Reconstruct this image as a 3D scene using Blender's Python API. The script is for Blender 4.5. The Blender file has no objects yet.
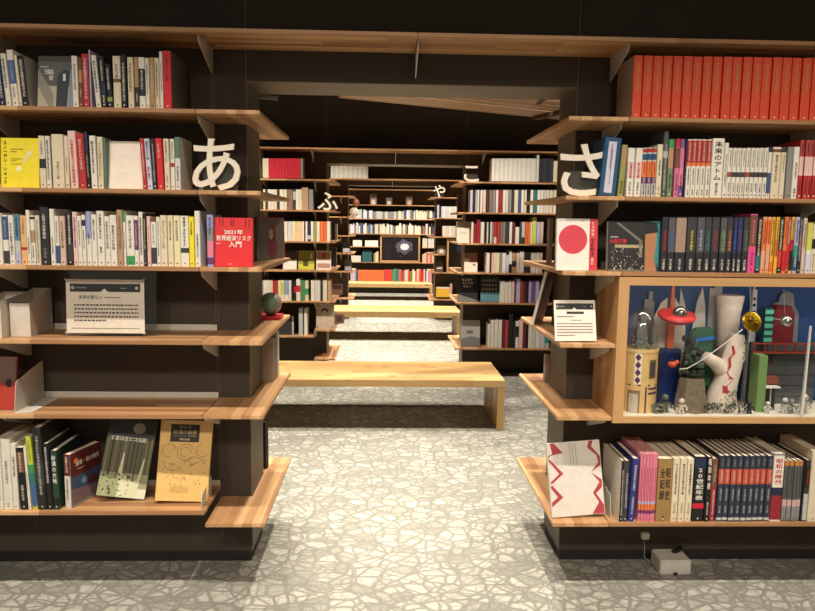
import bpy, bmesh, math, random
from mathutils import Matrix, Vector
R = math.radians
SC = bpy.context.scene
COL = SC.collection

# ------------------------------------------------------------------ colours
PAL = {'W': (228, 222, 208), 'C': (222, 208, 180), 'C2': (228, 216, 170), 'C3': (224, 192, 146), 'K': (26, 24, 25), 'K2': (36, 36, 36),
 'R': (180, 44, 44), 'R2': (168, 62, 56), 'R3': (170, 66, 64), 'R4': (200, 34, 52), 'R5': (150, 40, 50), 'Q': (212, 72, 40), 'Q2': (206, 36, 46),
 'Q3': (196, 84, 60), 'Q4': (222, 100, 56), 'N': (36, 42, 74), 'N2': (46, 54, 92), 'B': (70, 100, 150), 'B2': (58, 84, 130), 'B3': (28, 78, 116),
 'B4': (40, 110, 190), 'B5': (48, 54, 128), 'T': (176, 140, 102), 'T2': (180, 146, 118), 'T3': (160, 140, 120), 'G': (136, 136, 134), 'G2': (92, 92, 92),
 'D': (58, 58, 60), 'D2': (74, 80, 78), 'D3': (84, 82, 88), 'Y': (238, 218, 40), 'Y2': (196, 200, 60), 'Y3': (232, 180, 60), 'V': (110, 52, 108),
 'V2': (124, 84, 140), 'V3': (128, 60, 160), 'P': (222, 128, 152), 'P2': (206, 116, 150), 'P3': (228, 76, 140), 'L': (180, 176, 208), 'L2': (206, 204, 220),
 'L3': (150, 156, 200), 'E': (60, 150, 86), 'E2': (130, 200, 70), 'O': (226, 120, 60), 'O2': (226, 176, 120), 'O3': (232, 160, 120), 'O4': (196, 130, 66),
 'A': (116, 74, 52), 'A2': (156, 122, 72), 'A3': (140, 110, 92), 'I': (44, 116, 120), 'I2': (92, 116, 104), 'I3': (88, 130, 150), 'I4': (40, 150, 140),
 'M': (110, 34, 46), 'S': (232, 194, 186), 'S2': (212, 186, 166), 'S3': (206, 170, 168), 'F': (36, 62, 48), 'F2': (110, 130, 96), 'U': (150, 150, 84),
 'U2': (200, 204, 90), 'J': (190, 190, 186), 'J2': (208, 206, 198), 'X': (40, 40, 46), 'X2': (48, 54, 70), 'Z': (196, 156, 80)}
CN = {'W': 'white', 'C': 'cream', 'K': 'black', 'R': 'red', 'Q': 'orange', 'N': 'navy', 'B': 'blue', 'T': 'tan', 'G': 'grey', 'D': 'dark grey', 'Y': 'yellow',
 'V': 'purple', 'P': 'pink', 'L': 'lavender', 'E': 'green', 'O': 'orange', 'A': 'brown', 'I': 'teal', 'M': 'maroon', 'S': 'pale pink', 'F': 'dark green',
 'U': 'olive', 'J': 'light grey', 'X': 'charcoal', 'Z': 'gold'}
CN2 = {'R4': 'bright red', 'Q2': 'bright red', 'O2': 'pale orange', 'S2': 'pale brown', 'T2': 'light brown', 'A3': 'grey brown', 'J2': 'off white', 'F2': 'grey green', 'U2': 'yellow green', 'Q4': 'orange', 'Y3': 'golden', 'R5': 'crimson', 'R2': 'dull red', 'V2': 'violet', 'C2': 'pale yellow', 'C3': 'sandy'}
def lin(c):
    c = c / 255
    return c / 12.92 if c <= .04045 else ((c + .055) / 1.055) ** 2.4
def rgb(c): return tuple(lin(v) for v in c[:3]) + (1,)
_M = {}
def mat(col, rough=.55, metal=0., var=.05, scale=40., spec=.5):
    """plain procedural material: a colour with a slight noise variation"""
    if isinstance(col, str): col = PAL[col]
    k = (col, rough, metal, var, scale, spec)
    if k in _M: return _M[k]
    m = bpy.data.materials.new('paint_%d_%d_%d' % tuple(col[:3])); m.use_nodes = True
    nt = m.node_tree; b = nt.nodes['Principled BSDF']
    b.inputs['Roughness'].default_value = rough; b.inputs['Metallic'].default_value = metal
    b.inputs['Specular IOR Level'].default_value = spec
    tc = nt.nodes.new('ShaderNodeTexCoord'); n = nt.nodes.new('ShaderNodeTexNoise'); n.inputs['Scale'].default_value = scale
    nt.links.new(tc.outputs['Object'], n.inputs['Vector'])
    r = nt.nodes.new('ShaderNodeValToRGB'); c = rgb(col)
    r.color_ramp.elements[0].position = .3; r.color_ramp.elements[1].position = .7
    r.color_ramp.elements[0].color = tuple(v * (1 - var) for v in c[:3]) + (1,)
    r.color_ramp.elements[1].color = tuple(min(1, v * (1 + var)) for v in c[:3]) + (1,)
    nt.links.new(n.outputs['Fac'], r.inputs['Fac']); nt.links.new(r.outputs['Color'], b.inputs['Base Color'])
    _M[k] = m; return m
def glass(name, rough=.02, alpha=.12, col=(230, 240, 240)):
    m = bpy.data.materials.new(name); m.use_nodes = True; nt = m.node_tree; out = nt.nodes['Material Output']
    t = nt.nodes.new('ShaderNodeBsdfTransparent'); g = nt.nodes.new('ShaderNodeBsdfGlossy'); g.inputs['Roughness'].default_value = rough
    g.inputs['Color'].default_value = rgb(col)
    f = nt.nodes.new('ShaderNodeLayerWeight'); f.inputs['Blend'].default_value = .12
    a = nt.nodes.new('ShaderNodeMath'); a.operation = 'MULTIPLY_ADD'; a.inputs[1].default_value = .6; a.inputs[2].default_value = alpha * .2
    mx = nt.nodes.new('ShaderNodeMixShader')
    nt.links.new(f.outputs['Facing'], a.inputs[0]); nt.links.new(a.outputs[0], mx.inputs[0])
    nt.links.new(t.outputs[0], mx.inputs[1]); nt.links.new(g.outputs[0], mx.inputs[2]); nt.links.new(mx.outputs[0], out.inputs['Surface'])
    return m
def wood(name, along, c1, c2, c3, row, length, rough=.45, knots=False):
    """laminated timber: staves of length x row, grain running along the axis given"""
    m = bpy.data.materials.new(name); m.use_nodes = True; nt = m.node_tree; b = nt.nodes['Principled BSDF']; L = nt.links.new
    tc = nt.nodes.new('ShaderNodeTexCoord'); mp = nt.nodes.new('ShaderNodeMapping')
    if along == 'y': mp.inputs['Rotation'].default_value = (0, 0, R(90))
    if along == 'z': mp.inputs['Rotation'].default_value = (0, R(90), 0)
    L(tc.outputs['Object'], mp.inputs['Vector'])
    br = nt.nodes.new('ShaderNodeTexBrick'); br.inputs['Mortar Size'].default_value = 0; br.inputs['Scale'].default_value = 1
    br.inputs['Brick Width'].default_value = length; br.inputs['Row Height'].default_value = row; br.offset = .37; br.offset_frequency = 3
    br.inputs['Color1'].default_value = (0, 0, 0, 1); br.inputs['Color2'].default_value = (1, 1, 1, 1)
    L(mp.outputs['Vector'], br.inputs['Vector'])
    st = nt.nodes.new('ShaderNodeMapping'); st.inputs['Scale'].default_value = (3, 90, 90); L(mp.outputs['Vector'], st.inputs['Vector'])
    n = nt.nodes.new('ShaderNodeTexNoise'); n.inputs['Scale'].default_value = 1; n.inputs['Detail'].default_value = 4; L(st.outputs['Vector'], n.inputs['Vector'])
    ad = nt.nodes.new('ShaderNodeMath'); ad.operation = 'MULTIPLY_ADD'; ad.inputs[1].default_value = .5
    L(n.outputs['Fac'], ad.inputs[0])
    ml = nt.nodes.new('ShaderNodeMath'); ml.operation = 'MULTIPLY'; ml.inputs[1].default_value = .62; L(br.outputs['Color'], ml.inputs[0]); L(ml.outputs[0], ad.inputs[2])
    r = nt.nodes.new('ShaderNodeValToRGB'); r.color_ramp.elements[0].position = .18; r.color_ramp.elements[1].position = .95
    r.color_ramp.elements[0].color = rgb(c1); r.color_ramp.elements[1].color = rgb(c3); e = r.color_ramp.elements.new(.62); e.color = rgb(c2)
    L(ad.outputs[0], r.inputs['Fac']); src = r.outputs['Color']
    if knots:
        km = nt.nodes.new('ShaderNodeMapping'); km.inputs['Scale'].default_value = (4.5, 10, 10); L(mp.outputs['Vector'], km.inputs['Vector'])
        v = nt.nodes.new('ShaderNodeTexVoronoi'); v.inputs['Scale'].default_value = 1; L(km.outputs['Vector'], v.inputs['Vector'])
        rr = nt.nodes.new('ShaderNodeValToRGB'); rr.color_ramp.elements[0].position = .07; rr.color_ramp.elements[1].position = .2
        rr.color_ramp.elements[0].color = (.22, .14, .09, 1); rr.color_ramp.elements[1].color = (1, 1, 1, 1)
        L(v.outputs['Distance'], rr.inputs['Fac'])
        mx = nt.nodes.new('ShaderNodeMix'); mx.data_type = 'RGBA'; mx.blend_type = 'MULTIPLY'; mx.inputs[0].default_value = .8
        L(src, mx.inputs[6]); L(rr.outputs['Color'], mx.inputs[7]); src = mx.outputs[2]
    L(src, b.inputs['Base Color']); b.inputs['Roughness'].default_value = rough
    return m
def carpet():
    m = bpy.data.materials.new('crackle_carpet'); m.use_nodes = True; nt = m.node_tree; b = nt.nodes['Principled BSDF']; L = nt.links.new; N = nt.nodes.new
    def math_(op, a, c=None, clamp=False):
        n = N('ShaderNodeMath'); n.operation = op; n.use_clamp = clamp
        for i, v in enumerate((a, c)):
            if v is None: continue
            if isinstance(v, (int, float)): n.inputs[i].default_value = v
            else: L(v, n.inputs[i])
        return n.outputs[0]
    def rng(v, a, c, d=0., e=1., smooth=False):
        n = N('ShaderNodeMapRange'); n.interpolation_type = 'SMOOTHSTEP' if smooth else 'LINEAR'
        for k, x in zip(('From Min', 'From Max', 'To Min', 'To Max'), (a, c, d, e)): n.inputs[k].default_value = x
        L(v, n.inputs['Value']); return n.outputs[0]
    tc = N('ShaderNodeTexCoord'); wn = N('ShaderNodeTexNoise'); wn.inputs['Scale'].default_value = 9.; wn.inputs['Detail'].default_value = 2; L(tc.outputs['Object'], wn.inputs['Vector'])
    ws = N('ShaderNodeVectorMath'); ws.operation = 'SCALE'; ws.inputs['Scale'].default_value = .035; L(wn.outputs['Color'], ws.inputs[0])
    wa = N('ShaderNodeVectorMath'); wa.operation = 'ADD'; L(tc.outputs['Object'], wa.inputs[0]); L(ws.outputs[0], wa.inputs[1])
    tot = None
    for sc, lo, hi, off in ((12.5, .0, .17, 0.), (8.3, .0, .08, 3.7), (5.6, .0, .06, 8.1), (19., .0, .15, 5.3)):
        mp = N('ShaderNodeMapping'); mp.inputs['Location'].default_value = (off, off * 1.7, 0); mp.inputs['Rotation'].default_value = (0, 0, off); mp.inputs['Scale'].default_value = (1, 1.3, 1)
        L(wa.outputs[0], mp.inputs['Vector'])
        v = N('ShaderNodeTexVoronoi'); v.voronoi_dimensions = '2D'; v.feature = 'DISTANCE_TO_EDGE'; v.inputs['Scale'].default_value = sc; L(mp.outputs['Vector'], v.inputs['Vector'])
        f = rng(v.outputs['Distance'], lo, hi, .45 if sc > 15 else 0., 1., True); tot = f if tot is None else math_('MULTIPLY', tot, f)
        if sc == 12.5:
            v2 = N('ShaderNodeTexVoronoi'); v2.voronoi_dimensions = '2D'; v2.inputs['Scale'].default_value = sc; L(mp.outputs['Vector'], v2.inputs['Vector'])
            sp = N('ShaderNodeSeparateColor'); L(v2.outputs['Color'], sp.inputs[0]); cell = rng(sp.outputs[0], .1, .7, .3, 1.)
    tot = math_('MULTIPLY', tot, cell)
    pile = N('ShaderNodeTexNoise'); pile.inputs['Scale'].default_value = 170.; pile.inputs['Detail'].default_value = 4; L(tc.outputs['Object'], pile.inputs['Vector'])
    grit = math_('MULTIPLY', rng(pile.outputs['Fac'], .3, .7, -.32, .32), math_('SUBTRACT', 1.1, tot))
    fac = math_('ADD', tot, grit, True)
    r = N('ShaderNodeValToRGB'); r.color_ramp.elements[0].color = rgb((126, 124, 115)); r.color_ramp.elements[1].color = rgb((176, 173, 161)); L(fac, r.inputs['Fac'])
    bt = N('ShaderNodeTexBrick'); bt.offset = 0; bt.inputs['Brick Width'].default_value = .5; bt.inputs['Row Height'].default_value = .5; bt.inputs['Scale'].default_value = 1
    bt.inputs['Mortar Size'].default_value = .002; bt.inputs['Color1'].default_value = bt.inputs['Color2'].default_value = (1, 1, 1, 1); bt.inputs['Mortar'].default_value = (.86, .86, .86, 1)
    L(tc.outputs['Object'], bt.inputs['Vector'])
    mx = N('ShaderNodeMix'); mx.data_type = 'RGBA'; mx.blend_type = 'MULTIPLY'; mx.inputs[0].default_value = 1
    L(r.outputs['Color'], mx.inputs[6]); L(bt.outputs['Color'], mx.inputs[7]); L(mx.outputs[2], b.inputs['Base Color'])
    b.inputs['Roughness'].default_value = .95; b.inputs['Specular IOR Level'].default_value = .1
    bp = N('ShaderNodeBump'); bp.inputs['Strength'].default_value = .25; bp.inputs['Distance'].default_value = .004; L(pile.outputs['Fac'], bp.inputs['Height']); L(bp.outputs[0], b.inputs['Normal'])
    return m

# ------------------------------------------------------------------ mesh helpers
class MB:
    """collects faces with materials, built as one mesh object"""
    def __init__(s): s.v = []; s.f = []; s.mi = []; s.ms = []
    def m(s, ma):
        if isinstance(ma, (str, tuple)): ma = mat(ma)
        if ma not in s.ms: s.ms.append(ma)
        return s.ms.index(ma)
    def face(s, pts, ma):
        b = len(s.v); s.v += [tuple(p) for p in pts]; s.f.append(tuple(range(b, b + len(pts)))); s.mi.append(s.m(ma)); return s
    def box(s, x0, x1, y0, y1, z0, z1, ma, tf=None):
        i = s.m(ma); b = len(s.v)
        ps = [Vector((x, y, z)) for z in (z0, z1) for y in (y0, y1) for x in (x0, x1)]
        s.v += [tuple(tf @ p if tf else p) for p in ps]
        for q in ((0, 2, 3, 1), (4, 5, 7, 6), (0, 1, 5, 4), (2, 6, 7, 3), (0, 4, 6, 2), (1, 3, 7, 5)): s.f.append(tuple(b + k for k in q)); s.mi.append(i)
        return s
    def prism(s, poly, a, b_, axis, ma, tf=None):
        """poly: 2-D outline (counter-clockwise), swept from a to b_ along the axis"""
        def P(p, t):
            v = Vector({'x': (t, p[0], p[1]), 'y': (p[0], t, p[1]), 'z': (p[0], p[1], t)}[axis]); return tuple(tf @ v if tf else v)
        i = s.m(ma); b = len(s.v); n = len(poly)
        s.v += [P(p, a) for p in poly] + [P(p, b_) for p in poly]
        s.f.append(tuple(b + k for k in range(n))[::-1]); s.f.append(tuple(b + n + k for k in range(n))); s.mi += [i, i]
        for k in range(n): s.f.append((b + k, b + (k + 1) % n, b + n + (k + 1) % n, b + n + k)); s.mi.append(i)
        return s
    def lathe(s, prof, ma, seg=20, c=(0, 0, 0), tf=None):
        i = s.m(ma); b = len(s.v)
        for r_, z in prof:
            for k in range(seg):
                a = 2 * math.pi * k / seg; v = Vector((c[0] + r_ * math.cos(a), c[1] + r_ * math.sin(a), c[2] + z)); s.v.append(tuple(tf @ v if tf else v))
        for j in range(len(prof) - 1):
            for k in range(seg): s.f.append((b + j * seg + k, b + j * seg + (k + 1) % seg, b + (j + 1) * seg + (k + 1) % seg, b + (j + 1) * seg + k)); s.mi.append(i)
        s.f.append(tuple(b + k for k in range(seg))[::-1]); s.mi.append(i)
        t = b + (len(prof) - 1) * seg; s.f.append(tuple(t + k for k in range(seg))); s.mi.append(i)
        return s
    def tube(s, pts, rad, ma, seg=8):
        i = s.m(ma); pts = [Vector(p) for p in pts]; b = len(s.v)
        rads = rad if isinstance(rad, (list, tuple)) else [rad] * len(pts)
        for j, p in enumerate(pts):
            d = (pts[min(j + 1, len(pts) - 1)] - pts[max(j - 1, 0)]).normalized()
            u = d.cross(Vector((0, 0, 1)) if abs(d.z) < .9 else Vector((1, 0, 0))).normalized(); w = d.cross(u)
            for k in range(seg):
                a = 2 * math.pi * k / seg; s.v.append(tuple(p + (u * math.cos(a) + w * math.sin(a)) * rads[j]))
        for j in range(len(pts) - 1):
            for k in range(seg): s.f.append((b + j * seg + k, b + j * seg + (k + 1) % seg, b + (j + 1) * seg + (k + 1) % seg, b + (j + 1) * seg + k)); s.mi.append(i)
        t = b + (len(pts) - 1) * seg
        s.f.append(tuple(b + k for k in range(seg))[::-1]); s.f.append(tuple(t + k for k in range(seg))); s.mi += [i, i]
        return s
    def ball(s, c, r_, ma, seg=16, sq=(1, 1, 1)):
        prof = [(r_ * math.sin(math.pi * j / (seg // 2)) + 1e-5, -r_ * math.cos(math.pi * j / (seg // 2)) * sq[2]) for j in range(seg // 2 + 1)]
        return s.lathe(prof, ma, seg, c)
    def build(s, name, parent=None, loc=(0, 0, 0), bevel=0, smooth=False):
        me = bpy.data.meshes.new(name); me.from_pydata(s.v, [], s.f); me.polygons.foreach_set('material_index', s.mi)
        for ma in s.ms: me.materials.append(ma)
        bm = bmesh.new(); bm.from_mesh(me)
        bmesh.ops.remove_doubles(bm, verts=bm.verts, dist=1e-5) if (bevel or smooth) else None
        bmesh.ops.recalc_face_normals(bm, faces=bm.faces) if (bevel or smooth) else None
        if bevel: bmesh.ops.bevel(bm, geom=[e for e in bm.edges if len(e.link_faces) == 2 and e.calc_face_angle(0) > .5], offset=bevel, segments=2, affect='EDGES', clamp_overlap=True)
        bm.to_mesh(me); bm.free()
        if smooth:
            me.polygons.foreach_set('use_smooth', [True] * len(me.polygons)); me.set_sharp_from_angle(angle=R(40))
        o = bpy.data.objects.new(name, me); COL.objects.link(o); o.location = loc
        if parent: o.parent = parent
        return o
def tag(o, label, cat, group=None):
    o['label'] = label; o['category'] = cat
    if group: o['group'] = group
    return o
def struct(o, label=None):
    o['kind'] = 'structure'
    if label: o['label'] = label
    return o
def empty(name, loc, label, cat, group=None):
    o = bpy.data.objects.new(name, None); COL.objects.link(o); o.location = loc; o.empty_display_size = .05; return tag(o, label, cat, group)
def settle(o, x, y, z, M, lo, hi):
    """rotate a thing by M and set it down so that its lowest corner of the local box lo..hi touches height z"""
    mz = min((M @ Vector((a, b, c))).z for a in (lo[0], hi[0]) for b in (lo[1], hi[1]) for c in (lo[2], hi[2]))
    o.rotation_euler = M.to_euler(); o.location = (x, y, z - mz + .0004)
_T = {}
def text(body, size, ma, name='lettering', bold=0., depth=0., space=1., lsp=1.15, align='CENTER'):
    """lettering as a mesh; lies in local x/z, facing -y, centred on its own box"""
    cu = bpy.data.curves.new(name, 'FONT'); cu.body = body; cu.size = size; cu.align_x = align; cu.align_y = 'CENTER'
    cu.offset = bold if depth else 0; cu.extrude = depth / 2; cu.space_character = space; cu.space_line = lsp; cu.resolution_u = 3
    t = bpy.data.objects.new(name, cu); COL.objects.link(t)
    bpy.context.view_layer.update()
    me = bpy.data.meshes.new_from_object(t.evaluated_get(bpy.context.evaluated_depsgraph_get())); bpy.data.objects.remove(t); bpy.data.curves.remove(cu)
    me.transform(Matrix.Rotation(R(90), 4, 'X'))
    if bold and not depth:      # heavier strokes: the same outline laid a hair to each side
        bm = bmesh.new()
        for dx, dz in ((bold, 0), (-bold, 0), (0, bold), (0, -bold)):
            k = me.copy(); k.transform(Matrix.Translation((dx, dx * .02 + dz * .04, dz))); bm.from_mesh(k); bpy.data.meshes.remove(k)
        bm.to_mesh(me); bm.free()
    vs = [v.co for v in me.vertices]
    if vs:
        c = Vector([(min(v[i] for v in vs) + max(v[i] for v in vs)) / 2 for i in range(3)]); me.transform(Matrix.Translation(-c))
    me.materials.clear(); me.materials.append(mat(ma) if isinstance(ma, (str, tuple)) else ma)
    for p in me.polygons: p.material_index = 0
    o = bpy.data.objects.new(name, me); COL.objects.link(o); return o
def fit(o, w, h):
    xs = [v.co.x for v in o.data.vertices]; zs = [v.co.z for v in o.data.vertices]
    o.data.transform(Matrix.Diagonal((w / (max(xs) - min(xs)), 1, h / (max(zs) - min(zs)), 1))); return o
RN = random.Random(7)
def marks(mb, x, y, z0, z1, w, ma, rn=RN):
    """a column of small glyph-like strokes on a spine (too small in the photo to be read)"""
    z = z1; g = w * 1.12
    while z - w > z0 - .2 * w:
        n = rn.randint(2, 4)
        for k in range(n):
            zz = z - w * (k + .5) / n; l = w * rn.uniform(.55, 1) / 2; t = w * .075
            mb.face([(x - l, y, zz - t), (x + l, y, zz - t), (x + l, y, zz + t), (x - l, y, zz + t)], ma)
        xx = x + w * rn.uniform(-.3, .3)
        mb.face([(xx - w * .07, y, z - w * .95), (xx + w * .07, y, z - w * .95), (xx + w * .07, y, z - w * .05), (xx - w * .07, y, z - w * .05)], ma)
        z -= g
def lines(mb, y, x0, x1, z0, z1, n, ma, rn=RN):
    """rows of tiny printed text on a card or cover: short dashes"""
    st = (z1 - z0) / n
    for i in range(n):
        z = z1 - (i + .5) * st; x = x0
        end = x1 if i < n - 1 else x0 + (x1 - x0) * .5
        while x < end:
            l = min(rn.uniform(.5, 1.1) * st, end - x); mb.face([(x, y, z - st * .19), (x + l * .72, y, z - st * .19), (x + l * .72, y, z + st * .19), (x, y, z + st * .19)], ma); x += l
def parse(s):
    out = []
    for t in (s.split(',') if s else []):
        i = 0
        while t[i] in '0123456789.-': i += 1
        a, b = t[:i].split('-'); out.append((float(a), float(b), t[i:]))
    return out
PAGE = mat((226, 216, 196), .8)
def book_mesh(w, h, d, body, bands=(), name='book', round_=.25, cover2=None):
    """cover of a closed book: rounded spine with colour bands and two boards; local origin at the foot of the spine, depth along +y"""
    mb = MB(); c = min(.0016, w * .16); r = min(w * round_, .004)
    def ring(ins):
        hw = w / 2 - ins; rr = max(r - ins * .5, .0002)
        return [(-hw, d), (-hw, ins + rr), (-hw + rr * .3, ins + rr * .3), (-hw + rr, ins), (hw - rr, ins), (hw - rr * .3, ins + rr * .3), (hw, ins + rr), (hw, d)]
    A, B = ring(0), ring(c); n = len(A)
    cuts = sorted({0., 1.} | {v for b in bands for v in b[:2]})
    def colr(f):
        k = body
        for b in bands:
            if b[0] <= f <= b[1]: k = b[2]
        return k
    for a, b in zip(cuts, cuts[1:]):
        k = colr((a + b) / 2)
        for j in range(n - 1):
            ma = k if 1 <= j <= n - 3 else (cover2 or body)
            mb.face([(*A[j], a * h), (*A[j + 1], a * h), (*A[j + 1], b * h), (*A[j], b * h)], ma)
    for j in range(n - 1):
        mb.face([(*B[j + 1], 0), (*B[j], 0), (*B[j], h), (*B[j + 1], h)], body)
        mb.face([(*A[j], h), (*A[j + 1], h), (*B[j + 1], h), (*B[j], h)], body)
        mb.face([(*A[j + 1], 0), (*A[j], 0), (*B[j], 0), (*B[j + 1], 0)], body)
    for i in (0, n - 1): mb.face([(*A[i], 0), (*A[i], h), (*B[i], h), (*B[i], 0)], body)
    return mb
def pages(o, w, h, d):
    c = min(.0018, w * .18)
    return MB().box(-w / 2 + c, w / 2 - c, c + .0006, d - .003, .002, h - .003, PAGE).build('page_block', o)
ORD = 'first second third fourth fifth sixth seventh eighth ninth tenth eleventh twelfth thirteenth fourteenth fifteenth sixteenth seventeenth eighteenth nineteenth twentieth'.split()
TEN = {20: 'twenty', 30: 'thirty'}
def ordinal(n):
    if n <= 20: return ORD[n - 1]
    if n % 10 == 0: return {30: 'thirtieth', 40: 'fortieth'}[n]
    return TEN[n // 10 * 10] + '-' + ORD[n % 10 - 1]
def cname(k): return CN2.get(k, CN[k[0]])
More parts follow.
